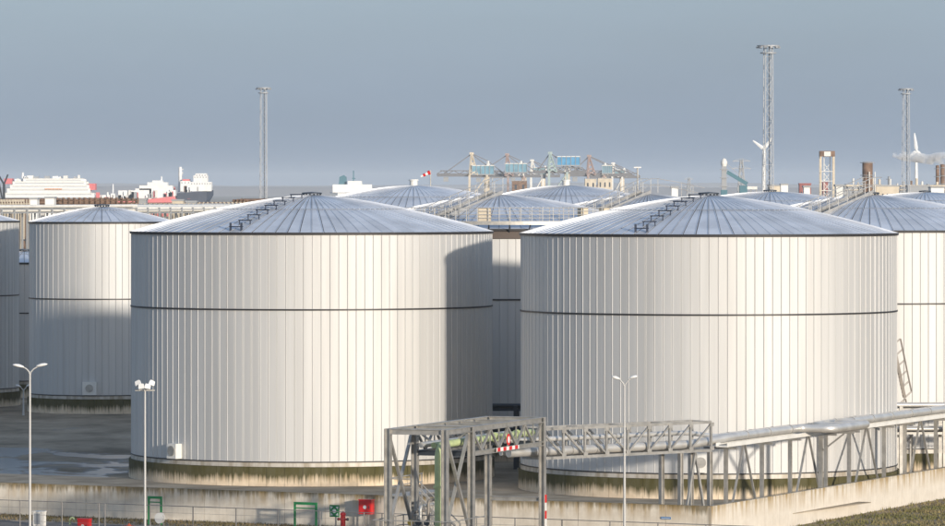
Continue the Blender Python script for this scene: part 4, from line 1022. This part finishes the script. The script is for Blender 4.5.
# ------------------------------------------------------------------ container cranes on the skyline
M_BOOM = mat('boom_steel', (0.17, 0.17, 0.18), 0.7)
def quay_crane(label, d, xl, xr, yboom, x_ap, y_ap, house, legs, bx0, bx1, m, hm, rear=None):
    k = d / F; x0 = xat(xl, d)
    t = thing('quay_crane', label, 'crane', (x0, d, ZO), 0, 'container cranes on the skyline')
    def X(px): return xat(px, d) - x0
    def Z(py): return zat(py, d) - ZO
    zb_ = Z(yboom)
    for lx in legs:
        for y in (-6, 6): MB().bar((X(lx), y, 0), (X(lx), y, zb_), 1.3).build('leg', m, t)
        MB().bar((X(lx), -6, zb_ * 0.45), (X(lx), 6, zb_ * 0.45), 1.0).build('portal_tie', m, t)
    for y in (-6, 6): MB().bar((X(legs[0]), y, zb_ * 0.5), (X(legs[-1]), y, zb_ * 0.5), 1.1).build('sill', m, t)
    for y in (-2.5, 2.5): MB().bar((X(bx0), y, zb_), (X(bx1), y, zb_), 0.9, 1.9).build('boom', M_BOOM, t)
    for i in range(9): x = X(bx0) + (X(bx1) - X(bx0)) * i / 8; MB().bar((x, -2.5, zb_ + 0.3), (x, 2.5, zb_ + 0.3), 0.5).build('boom_tie', M_GREY, t)
    for y in (-4, 4):
        MB().bar((X(x_ap) - 1.2, y, zb_), (X(x_ap), y * 0.3, Z(y_ap)), 1.0).build('mast_leg', m, t)
        MB().bar((X(x_ap) + 4.0, y, zb_), (X(x_ap), y * 0.3, Z(y_ap)), 0.7).build('mast_leg', m, t)
    MB().box(X(x_ap) - 1.2, X(x_ap) + 1.4, -1.6, 1.6, Z(y_ap) - 1.0, Z(y_ap) + 0.4).build('mast_head', m, t)
    xr_ = X(house[1]) + 0.5 if rear is None else X(rear[0]); zr_ = Z(161) if rear is None else Z(rear[1])
    for y in (-3, 3):
        MB().bar((xr_ - 1.5, y, zb_), (xr_, y * 0.3, zr_), 0.9).build('rear_mast', M_PALE, t); MB().bar((xr_ + 1.5, y, zb_), (xr_, y * 0.3, zr_), 0.9).build('rear_mast', M_PALE, t)
    MB().bar((X(x_ap), 0, Z(y_ap) - 0.3), (xr_, 0, zr_), 0.55).build('stay', M_BOOM, t); MB().bar((xr_, 0, zr_), (X(bx1), 0, zb_ + 0.8), 0.55).build('stay', M_BOOM, t)
    for q in range(5):
        z0_, z1_ = zb_ + (Z(y_ap) - zb_) * q / 5, zb_ + (Z(y_ap) - zb_) * (q + 1) / 5; f0, f1 = 1 - q / 5, 1 - (q + 1) / 5
        for a0_, a1_ in ((-1.2 * f0, 4.0 * f1), (4.0 * f0, -1.2 * f1)): MB().bar((X(x_ap) + a0_, -4 * f0 - 0.4, z0_), (X(x_ap) + a1_, -4 * f1 - 0.4, z1_), 0.55).build('mast_lacing', m, t)
    for q in range(6):
        xa_ = X(bx0) + (X(bx1) - X(bx0)) * q / 6; xb_ = X(bx0) + (X(bx1) - X(bx0)) * (q + 0.5) / 6; xc_ = X(bx0) + (X(bx1) - X(bx0)) * (q + 1) / 6
        MB().bar((xa_, -2.9, zb_ + 0.8), (xb_, -2.9, zb_ + 2.6), 0.5).build('boom_lacing', M_BOOM, t); MB().bar((xb_, -2.9, zb_ + 2.6), (xc_, -2.9, zb_ + 0.8), 0.5).build('boom_lacing', M_BOOM, t)
    MB().bar((X(bx0) + 2, -2.9, zb_ + 2.6), (X(bx1) - 2, -2.9, zb_ + 2.6), 0.6).build('boom_top_chord', M_BOOM, t)
    for bx in (bx0, bx1):
        MB().bar((X(x_ap), 0, Z(y_ap) - 0.6), (X(x_ap) + (X(bx) - X(x_ap)) * 0.8, 0, zb_ + 0.8), 0.6).build('stay', M_BOOM, t)
    hx0, hx1, hy0, hy1 = house
    o = MB().box(X(hx0), X(hx1), -4, 4, Z(hy1), Z(hy0)).build('machinery_house', hm, t)
    for q in range(6):
        xq = X(hx0) + (X(hx1) - X(hx0)) * q / 5; MB().bar((xq, -4.15, Z(hy1) - 0.5), (xq, -4.15, Z(hy0) + 0.5), 0.35).build('house_rib', M_GREY, o)
        MB().bar((xq, -3.5, Z(hy1) - 0.7), (xq, -2.6, zb_ + 0.6), 0.4).build('house_strut', M_GREY, o)
    MB().box(X(hx0) - 0.3, X(hx1) + 0.3, -4.3, 4.3, Z(hy0) + 0.01, Z(hy0) + 0.5).build('house_roof', M_PALE, o)
    MB().box(X(hx0) - 0.4, X(hx1) + 0.4, -4.4, 4.4, Z(hy1) - 0.7, Z(hy1) - 0.01).build('house_floor', M_GREY, o)
    for y in (-6, 6):
        MB().bar((X(legs[0]), y, zb_ * 0.5), (X(legs[-1]), y, zb_ * 0.98), 0.6).build('leg_brace', m, t)
    for f_ in (0.3, 0.7): MB().bar((X(x_ap) + 4.0 * f_, -4 * f_, Z(y_ap) + (zb_ - Z(y_ap)) * f_), (X(x_ap) - 1.2 * f_, -4 * f_, Z(y_ap) + (zb_ - Z(y_ap)) * f_), 0.5).build('mast_tie', m, t)
    MB().bar((X(x_ap) + 3.5, 0, zb_ + 0.6), (X(hx1) if False else X(house[1]), 0, Z(house[2])), 0.4).build('rear_stay', M_GREY, t)
    MB().box(X(legs[-1]) - 1.6, X(legs[-1]) + 1.6, -2, 2, zb_ * 0.55, zb_ - 0.9).build('stair_tower', M_CREAM, t)
    MB().box(X(bx0) + 4, X(bx0) + 7, -1.5, 1.5, zb_ - 4, zb_ - 1.2).build('operator_cab', M_GREY, t)
    return t
M_TEALH = mat('teal_house', (0.16, 0.33, 0.38), 0.6); M_DUST = mat('dusty_red_steel', (0.36, 0.27, 0.24), 0.7); M_SAGE = mat('sage_steel', (0.36, 0.44, 0.42), 0.7)
M_SKYB = mat('light_blue_house', (0.17, 0.33, 0.42), 0.6, var=0.25, noise=0.3); M_BRB = mat('bright_blue_house', (0.08, 0.30, 0.52), 0.6, var=0.25, noise=0.3)
quay_crane('pale quay crane with light blue house, leftmost of the row', 3000, 470, 0, 175, 471.5, 153, (472, 494, 166, 174), (469.5, 487), 437, 504, M_CREAM, M_SKYB, (488, 161))
quay_crane('dull red quay crane with light blue house, second of the row', 3150, 507, 0, 176, 507, 154, (505, 527, 164, 172), (508, 524), 470, 540, M_DUST, M_SKYB, (521, 161))
quay_crane('pale green quay crane with bright blue house, third of the row', 2950, 549, 0, 172, 550, 152.5, (557, 580, 157, 165), (549, 567), 534, 586, M_SAGE, M_BRB, (567, 165))
quay_crane('grey quay crane with boom reaching right, last of the row', 3050, 589, 0, 175, 589, 155.5, (602, 612, 166, 173), (588, 604), 566, 632, M_DUST, M_SKYB, (605, 163))
quay_crane('small pale crane between the second and third quay cranes', 3400, 531, 0, 176, 532, 160, (534, 545, 168, 174), (531, 543), 505, 560, M_PALE, M_TEALH, (545, 166))
quay_crane('small pale crane at the right end behind the last quay crane', 3500, 612, 0, 177, 613, 163, (615, 624, 170, 175), (612, 622), 590, 640, M_PALE, M_TEALH, (624, 168))
M_CONT = mat('container_red', (0.34, 0.13, 0.12), 0.7, var=0.3, noise=0.5)
def block(name, label, cat, px0, px1, y0, y1, d, m, roofm=None, depth=12, group=None, doors=2):
    x0 = xat((px0 + px1) / 2, d); w_ = (px1 - px0) / F * d / 2; h = zat(y0, d) - ZO
    t = thing(name, label, cat, (x0, d, ZO), 0, group)
    MB().box(-w_, w_, 0, depth, 0, h).build('wall', m, t)
    MB().box(-w_ - 0.15, w_ + 0.15, -0.15, depth + 0.15, h + 0.002, h + 0.35).build('roof', roofm or M_GREY, t)
    for i in range(doors):
        x = -w_ + 2 * w_ * (i + 0.5) / doors
        MB().box(x - w_ * 0.3 / doors, x + w_ * 0.3 / doors, -0.06, -0.002, h - min(5, h * 0.3), h - min(2.2, h * 0.12)).build('window', M_STEELD, t)
    return t
block('silo_block', 'cream silo block under the right end of the crane row', 'building', 585, 596, 179, 195, 2800, M_CREAM, doors=2)
block('silo_block', 'second cream silo block under the last crane', 'building', 598, 612, 178.5, 195, 2850, M_CREAM, doors=3)
block('terminal_shed', 'rust-brown terminal shed under the middle cranes', 'building', 512, 527, 181, 195, 2900, M_RUST, doors=2)
block('white_cabin', 'small white cabin on the skyline above the right front tank roof', 'building', 671.5, 678, 188, 196, 900, M_WHITE, doors=1, depth=3)
block('white_cabin', 'white cabin right of the tallest mast foot', 'building', 781, 788, 185, 196, 1100, M_WHITE, doors=1, depth=3)
block('white_cabin', 'white cabin in front of the red containers', 'building', 804, 810, 187.5, 196, 900, M_WHITE, doors=1, depth=3)
block('container_stack', 'faded red container stack left of the portal-shaped tower', 'container', 799.5, 811, 184.3, 196, 1500, M_CONT, M_CONT, doors=3, depth=4)
block('container_stack', 'small red container between the legs of the portal-shaped tower', 'container', 823, 828, 183, 196, 1600, M_CONT, M_CONT, doors=1, depth=4)
block('valve_house', 'dark green windowed hut right of the portal-shaped tower', 'building', 836, 843, 186.5, 196, 800, M_PALE, doors=1, depth=3)
block('low_plant', 'long grey low plant building at the foot of the tallest mast', 'building', 769, 782, 186, 196, 1300, M_CREAM, doors=4, depth=6)
block('low_plant', 'pale low plant building left of the right-hand mast', 'building', 876, 899, 186.5, 196, 1500, M_CREAM, doors=5, depth=8)
block('low_plant', 'grey low plant building at the foot of the right-hand turbine', 'building', 908, 930, 186.5, 196, 1550, M_GREY, doors=5, depth=8)
block('low_plant', 'white low tank building at the right edge skyline', 'building', 931, 944, 188, 196, 1400, M_WHITE, doors=2, depth=8)
ORD = ('leftmost', 'second from left', 'third from left', 'fourth from left', 'fifth from left', 'sixth from left', 'seventh from left', 'eighth from left', 'eighth from right', 'seventh from right', 'sixth from right', 'fifth from right', 'fourth from right', 'third from right', 'second from right', 'rightmost')
rr_ = random.Random(5)
for i in range(16):
    px = 846 + i * 6.4 + rr_.uniform(-1.5, 1.5); d2 = rr_.uniform(1700, 2300); yt = rr_.uniform(178, 185.5); rad = rr_.uniform(0.3, 0.8)
    t = thing('refinery_stack', ORD[i] + ' of the sixteen small refinery stacks on the right skyline', 'stack', (xat(px, d2), d2, ZO), 0, 'small refinery stacks'); top = zat(yt, d2) - ZO
    MB().lathe([(0, top), (rad, top), (rad * 1.15, 0)], 10).build('stack_tube', rr_.choice((M_GREY, M_CREAM, M_PALE, M_RUST)), t, 40)
    MB().box(-1.6, 1.6, -1.6, 1.6, top * rr_.uniform(0.6, 0.85), top * 0.87).build('gallery', M_GREY, t)
for i in range(3):
    px0 = 845 + i * 34; d2 = 1650 + i * 60
    pipe_rack(('left', 'middle', 'right')[i] + ' of three grey pipe racks low on the right skyline', (xat(px0, d2), d2, ZO), (xat(px0 + 36, d2), d2 + 10, ZO), zat(186.5, d2) - ZO, 6, (zat(191, d2) - ZO, zat(187, d2) - ZO), 3.0, M_GREY, M_CREAM, 3, 0.4, 0.3, 'skyline pipe racks at right')
# lamp column and windsock
p = at(637.5, 168, 600); t = thing('lamp_column', 'pole with a flat white lamp head right of the cranes', 'street lamp', (p.x, 600, 0))
MB().tube([(0, 0, 0), (0, 0, p.z)], 0.09, 8).build('pole', M_STEEL, t)
MB().box(-0.45, 0.45, -0.25, 0.25, p.z, p.z + 0.14).build('lamp_head', M_LENS, t)
p = at(430.5, 173, 565); t = thing('windsock', 'red and white windsock flying above the domed tank', 'windsock', (p.x, 565, 0))
MB().tube([(0, 0, 0), (0, 0, p.z + 0.3)], 0.06, 8).build('pole', M_STEEL, t)
for k in range(4):
    xa = -0.05 - k * 0.27; xb = xa - 0.27; za = p.z + 0.1 - k * 0.13
    MB().tube([(xa, 0, za), (xb + 0.004, 0, za - 0.13)], [0.26 - k * 0.035, 0.26 - (k + 1) * 0.035], 12).build('sock_band', M_RED if k % 2 == 0 else M_WHITE, t, 50)

# ------------------------------------------------------------------ ships
def hull(stations, bow_first=False):
    """stations: (x, half breadth, keel z, deck z)"""
    mb = MB(); vs = []; n = len(stations)
    for x, b_, z0, z1 in stations:
        vs += [(x, -b_, z1), (x, -b_ * 0.96, z0 + (z1 - z0) * 0.35), (x, -b_ * 0.6, z0), (x, b_ * 0.6, z0), (x, b_ * 0.96, z0 + (z1 - z0) * 0.35), (x, b_, z1)]
    fs = []
    for i in range(n - 1):
        for k in range(5): fs.append((i * 6 + k, i * 6 + k + 1, i * 6 + 7 + k, i * 6 + 6 + k))
        fs.append((i * 6, i * 6 + 6, i * 6 + 11, i * 6 + 5))
    fs += [tuple(range(6)), tuple(range(n * 6 - 6, n * 6))]
    return mb.add(vs, fs)
D = 4000
def sx(px): return xat(px, D)
def sz(py): return zat(py, D) + 1.0
M_BOAT = mat('lifeboat_orange', (0.70, 0.34, 0.16), 0.6)
s1 = thing('white_ship', 'long white passenger ship with red ends at far left', 'ship', (0, D, -1.0))
hull([(sx(-12), 3, 0, sz(200)), (sx(0), 9, -2, sz(200)), (sx(60), 11, -2, sz(200)), (sx(88), 10, -2, sz(199)), (sx(100), 2, 0, sz(197.5))]).build('hull', M_WHITE, s1)
for i, (xa, xb, ya, yb, b_) in enumerate(((5, 95, 193, 197.6, 9), (8, 91, 188.5, 193, 8.8), (11, 90, 185, 188.5, 8.4), (13.5, 87, 181.5, 185, 8), (24, 84, 178.6, 181.5, 7))):
    o = MB().box(sx(xa), sx(xb), -b_, b_, sz(yb) + 0.01, sz(ya)).build('deck_house', M_WHITE, s1)
    MB().box(sx(xa) + 2, sx(xb) - 2, -b_ - 0.06, -b_ - 0.01, sz(ya) - 1.5, sz(ya) - 1.0).build('window_strip', M_GREY, o)
    MB().box(sx(xa) - 0.5, sx(xb) + 0.5, -b_ - 0.5, b_ + 0.5, sz(ya) + 0.01, sz(ya) + 0.18).build('deck_edge', M_PALE, o)
fr_ = random.Random(21)
for kx in range(22):
    px = fr_.uniform(14, 90); yb = 178.6 if 26 < px < 82 else 181.5 if px < 86 else 185; w_ = fr_.uniform(0.5, 2.2); h_ = fr_.uniform(0.6, 2.4)
    MB().box(sx(px) - w_, sx(px) + w_, -fr_.uniform(1, 5), fr_.uniform(1, 5), sz(yb) + 0.19, sz(yb) + 0.2 + h_).build('deck_fitting', fr_.choice((M_WHITE, M_PALE, M_GREY, M_WHITE)), s1)
for kx in range(5): MB().prism([(sx(46) + kx * 2.9, sz(189.6)), (sx(46) + kx * 2.9 + 2.1, sz(189.6)), (sx(46) + kx * 2.9 + 2.4, sz(188.4)), (sx(46) + kx * 2.9 - 0.3, sz(188.4))], -9.6, -8.7).build('lifeboat', M_BOAT, s1)
MB().box(sx(5), sx(13), -8.5, 8.5, sz(184), sz(178.5)).build('stern_block', M_ROSE, s1)
MB().box(sx(89.5), sx(96), -7, 7, sz(190), sz(183.5)).build('bow_block', M_ROSE, s1)
MB().lathe([(0, sz(172.5)), (0.8, sz(172.5)), (1.2, sz(178.2))], 10, c=(sx(22.7), 0)).build('mast', M_WHITE, s1)
for px, y_ in ((57, 176), (61, 176.5), (79, 175)): MB().box(sx(px) - 0.9, sx(px) + 0.9, -1, 1, sz(178.3), sz(y_)).build('vent_house', M_PALE, s1)
s2 = thing('cargo_ship', 'dark hulled ship with white forward house and tall white mast', 'ship', (0, D, -1.0))
hull([(sx(148), 8, 0, sz(198)), (sx(165), 10, -2, sz(196)), (sx(178), 11, -2, sz(193)), (sx(200), 10, -2, sz(191.5)), (sx(207), 6.5, sz(206), sz(190.8)), (sx(213.5), 0.8, sz(195), sz(190))]).build('hull', M_NAVY, s2)
MB().box(sx(188), sx(191), -10.9, -10.6, sz(199), sz(198.8)).build('boot_top', M_ROSE, s2)
for (xa, xb, ya, yb) in ((181, 191, 181, 191.5), (191, 212, 182, 191.2), (194, 208, 175.5, 182), (196, 207, 173.5, 175.5)):
    o = MB().box(sx(xa), sx(xb), -9, 9, sz(yb), sz(ya)).build('deck_house', M_WHITE, s2)
    m = MB(); n = max(2, int((xb - xa) / 2.6))
    for kx in range(n): xx = sx(xa) + (sx(xb) - sx(xa)) * (kx + 0.3) / n; m.box(xx, xx + 0.9, -9.06, -9.01, sz(ya) - 2.0, sz(ya) - 0.9)
    m.build('window_row', M_GREY, o)
MB().lathe([(0, sz(166.5)), (1.3, sz(167)), (1.7, sz(175)), (1.4, sz(176)), (1.9, sz(192))], 14, c=(sx(180.2), 0)).build('mast', M_WHITE, s2, 40)
for y_ in (169, 172.5): MB().box(sx(180.2) - 0.4, sx(183.5), -0.6, 0.6, sz(y_ + 0.7), sz(y_)).build('crosstree', M_PALE, s2)
MB().box(sx(183), sx(190), -6, 6, sz(181) + 0.01, sz(179.2)).build('red_deckhouse', M_ROSE, s2)
for kx in range(14):
    px = fr_.uniform(150, 211); yb = 196 - (px - 150) * 0.1; w_ = fr_.uniform(0.4, 1.6); h_ = fr_.uniform(1.5, 6)
    MB().box(sx(px) - w_, sx(px) + w_, -9.5, -8, sz(yb), sz(yb) + h_).build('deck_fitting', fr_.choice((M_WHITE, M_ROSE, M_GREY, M_RUST)), s2)
D = 3850
s3 = thing('tanker_ship', 'low white tanker with red deck lying between the two larger ships', 'ship', (0, D, -1.0))
hull([(sx(92), 7, 0, sz(201)), (sx(110), 11, -2, sz(201)), (sx(150), 11, -2, sz(199)), (sx(176), 8, 0, sz(196))]).build('hull', M_ROSE, s3)
for (xa, xb, ya, yb) in ((96, 122, 195, 201.2), (119, 136, 190.5, 200.2), (136, 152, 188.5, 200), (150, 176, 190, 198), (140, 173, 185.5, 190.01), (148, 168, 182.3, 185.5), (153, 163, 180.5, 182.3)):
    o = MB().box(sx(xa), sx(xb), -8, 8, sz(yb), sz(ya)).build('deck_house', M_WHITE, s3)
MB().lathe([(0, sz(176.5)), (0.5, sz(176.5)), (0.9, sz(181))], 10, c=(sx(161.5), 0)).build('mast', M_WHITE, s3)
MB().lathe([(0, sz(184)), (0.4, sz(184)), (0.7, sz(194))], 10, c=(sx(113), 0)).build('fore_mast', M_WHITE, s3)
for kx in range(30):
    px = fr_.uniform(96, 174); yb = 201 - (px - 96) * 0.06; w_ = fr_.uniform(0.3, 1.8); h_ = fr_.uniform(1.5, 7)
    MB().box(sx(px) - w_, sx(px) + w_, -9.5, -8.2, sz(yb), sz(yb) + h_).build('deck_fitting', fr_.choice((M_WHITE, M_WHITE, M_ROSE, M_GREY, M_PALE)), s3)
s4 = thing('ferry', 'distant white ship with teal funnel above the left front tank', 'ship', (0, 3500, -1.0))
D = 3500
hull([(sx(330), 2, 0, sz(192)), (sx(338), 9, -2, sz(193)), (sx(390), 9, -2, sz(194)), (sx(400), 5, 0, sz(194))]).build('hull', M_WHITE, s4)
for (xa, xb, ya, yb) in ((333, 372, 184.5, 192.5), (348, 362, 181, 184.5)): MB().box(sx(xa), sx(xb), -7, 7, sz(yb), sz(ya)).build('deck_house', M_WHITE, s4)
MB().prism([(sx(338.5), sz(189)), (sx(347), sz(189)), (sx(346.5), sz(177)), (sx(344), sz(175)), (sx(339.5), sz(177))], -3, 3).build('funnel', M_TEAL, s4)
MB().bar((sx(353.5), 0, sz(184)), (sx(353.5), 0, sz(170.5)), 0.8).build('mast', M_TEAL, s4)
MB().box(sx(352), sx(355.5), -1, 1, sz(179), sz(178)).build('radar_platform', M_TEAL, s4)

# ------------------------------------------------------------------ jetty pipe racks at the left, low sheds, far land
for i, (pa, pb, d1, d2, yt, yl, lab) in enumerate(((-20, 128, 760, 800, 208.5, (213, 209), 'long pipe rack with a pale deck at the left edge'), (128, 260, 800, 840, 207.5, (213, 209.5), 'long pipe rack with a pale deck behind the narrow left tank'),
        (-10, 110, 1100, 1150, 200, (204.5, 201), 'brown jetty pipe rack below the white passenger ship'), (105, 245, 1050, 1120, 204.5, (208, 206), 'brown jetty pipe rack below the dark hulled ship'), (240, 330, 1000, 1050, 201, (205, 202), 'low brown pipe rack at the foot of the left mast'))):
    a_ = Vector((xat(pa, d1), d1, ZO)); b_ = Vector((xat(pb, d2), d2, ZO))
    pipe_rack(lab, a_, b_, zat(yt, d1) - ZO, 12, tuple(zat(y_, d1) - ZO for y_ in yl), 3.2, M_RUST if i > 1 else M_GREY, M_PALE if i < 2 else M_RUST, 4, 0.24, 0.3)
for i, (px0, px1, y0, d2, m_, lab) in enumerate(((30, 37, 199.5, 900, M_WHITE, 'small white cabin on the jetty under the white ship'), (45, 54, 198.5, 950, M_WHITE, 'wider white cabin on the jetty under the white ship'), (10, 24, 200, 1250, M_RUST, 'brown shed at the left edge under the white ship'), (62, 80, 200, 1000, M_RUST, 'brown shed under the bow of the white ship'),
        (135, 146, 200, 980, M_GREY, 'grey cabin under the tanker ship'), (172, 183, 201, 1000, M_CREAM, 'tan shed under the dark hull'), (186, 196, 202.5, 960, M_GREY, 'grey shed under the dark hull'), (206, 222, 205.5, 900, M_PALE, 'pale low store behind the left roof edge'))):
    block('jetty_cabin', lab, 'building', px0, px1, y0, 205, d2, m_, doors=2, depth=5)
jr = random.Random(11)
for i, px in enumerate(sorted(jr.uniform(0, 255) for _ in range(16))):
    d2 = jr.uniform(850, 1500); h = jr.uniform(8.5, 16)
    t = thing('jetty_post', ORD[i] + ' of the sixteen thin poles in the jetty clutter', 'pole', (xat(px, d2), d2, ZO), 0, 'jetty poles')
    MB().tube([(0, 0, 0), (0, 0, h)], 0.14, 6).build('pole_tube', jr.choice((M_RUST, M_CREAM, M_STEEL)), t)
    MB().box(-0.5, 0.5, -0.2, 0.2, h, h + 0.25).build('pole_head', M_STEELD, t)
for i, (pa, pb, d1, yt, yl, m_, lab) in enumerate(((58, 132, 960, 197.5, (208, 204.5, 201), M_RUST, 'tall brown jetty pipe rack under the bow of the passenger ship'), (138, 206, 940, 203.5, (209, 206), M_CREAM, 'tall tan jetty pipe rack before the dark hull'), (-8, 30, 930, 199.5, (208, 204), M_CREAM, 'short tan jetty pipe rack at the left edge'), (206, 262, 980, 202, (208, 205), M_CREAM, 'low tan jetty pipe rack right of the dark hull'))):
    pipe_rack(lab, (xat(pa, d1), d1, ZO), (xat(pb, d1 + 20), d1 + 20, ZO), zat(yt, d1) - ZO, 14, tuple(zat(y_, d1) - ZO for y_ in yl), 3.0, m_, M_GREY if i % 2 else M_RUST, 2, 0.2, 0.16, None, 'jetty_rack')
# dark loading arms at the very left edge
t = thing('loading_arm', 'dark steel loading arm at the far left edge before the ship', 'loading arm', (xat(4, 1000), 1000, ZO))
top = zat(172, 1000) - ZO
MB().bar((0, 0, 0), (0, 0, top * 0.9), 0.45).build('riser', M_STEELD, t); MB().bar((0, 0, top * 0.9), (-1.5, 0, top), 0.35).build('inner_arm', M_STEELD, t)
MB().bar((0, 0, top * 0.9), (0.8, 0, top * 0.98), 0.3).build('counterweight', M_STEELD, t); MB().bar((-1.5, 0, top), (0.6, 0, top * 0.6), 0.3).build('outer_arm', M_STEELD, t)
M_HILL = mat('far_hills', (0.27, 0.225, 0.19), 0.95, col2=(0.36, 0.30, 0.26), noise=0.004, coord='World', spec=0.1)
def ridge(d, y_mean, amp, seed, x0=-2600, x1=2600):
    r_ = random.Random(seed); n = 170; vs = []; ph = [(r_.uniform(0, 6.28), r_.uniform(0.6, 1.4)) for _ in range(7)]
    for i in range(n + 1):
        x = x0 + (x1 - x0) * i / n; z = zat(y_mean, d)
        for j, (p_, q_) in enumerate(ph): z += amp * math.sin(x * 0.0016 * (1.9 ** j) * q_ + p_) / (1.5 ** j)
        z += r_.uniform(-0.3, 0.3) * amp
        vs += [(x, d - 160, ZO - 1), (x, d - 60, ZO + (z - ZO) * 0.6), (x, d, z), (x, d + 300, ZO - 1)]
    fs = [(i * 4 + k, i * 4 + 4 + k, i * 4 + 5 + k, i * 4 + 1 + k) for i in range(n) for k in range(3)]
    return MB().add(vs, fs)
structure(ridge(22000, 184.2, 4.0, 2, -9000, 9000).build('hills', M_HILL, None, 60))
structure(ridge(15000, 187.2, 2.2, 5, -7000, 7000).build('hills', M_HILL, None, 60))

# ------------------------------------------------------------------ steam and haze
def volume_mat(name, dens, noise=None, col=(0.9, 0.93, 1.0), aniso=0.2):
    m = bpy.data.materials.new(name); m.use_nodes = True; nt = m.node_tree; nt.nodes.clear(); L = nt.links.new
    o = nt.nodes.new('ShaderNodeOutputMaterial'); v = nt.nodes.new('ShaderNodeVolumePrincipled')
    v.inputs['Color'].default_value = (*col, 1); v.inputs['Density'].default_value = dens; v.inputs['Anisotropy'].default_value = aniso
    if noise:
        tc = nt.nodes.new('ShaderNodeTexCoord'); n = nt.nodes.new('ShaderNodeTexNoise'); n.inputs['Scale'].default_value = noise; n.inputs['Detail'].default_value = 4
        mr = nt.nodes.new('ShaderNodeMapRange'); mr.inputs['From Min'].default_value = 0.42; mr.inputs['From Max'].default_value = 0.7; mr.inputs['To Max'].default_value = dens
        L(tc.outputs['Object'], n.inputs['Vector']); L(n.outputs['Fac'], mr.inputs['Value']); L(mr.outputs[0], v.inputs['Density'])
    L(v.outputs[0], o.inputs['Volume'])
    return m
pts = [(955, 160), (940, 158.5), (928, 159.5), (916, 157), (903, 156), (893, 154)]
rad = [7.5, 7.0, 5.0, 5.5, 5.0, 3.0]
dS = 4300
me = MB().tube([at(px, py, dS) for px, py in pts], [r_ / F * dS for r_ in rad], 14)
o = me.build('steam_plume', volume_mat('steam', 1.3, 0.10, (1, 1, 1), 0.0)); stuff(o); tag(o, 'white steam plume drifting left past the turbine at right', 'steam')
hz = MB().box(-12000, 12000, -60, 23500, ZO - 1.0, 95.0).build('haze', volume_mat('haze_air', 0.00005, None, (0.86, 0.93, 1.0), 0.0)); stuff(hz); tag(hz, 'thin pale haze over the far harbour', 'haze')
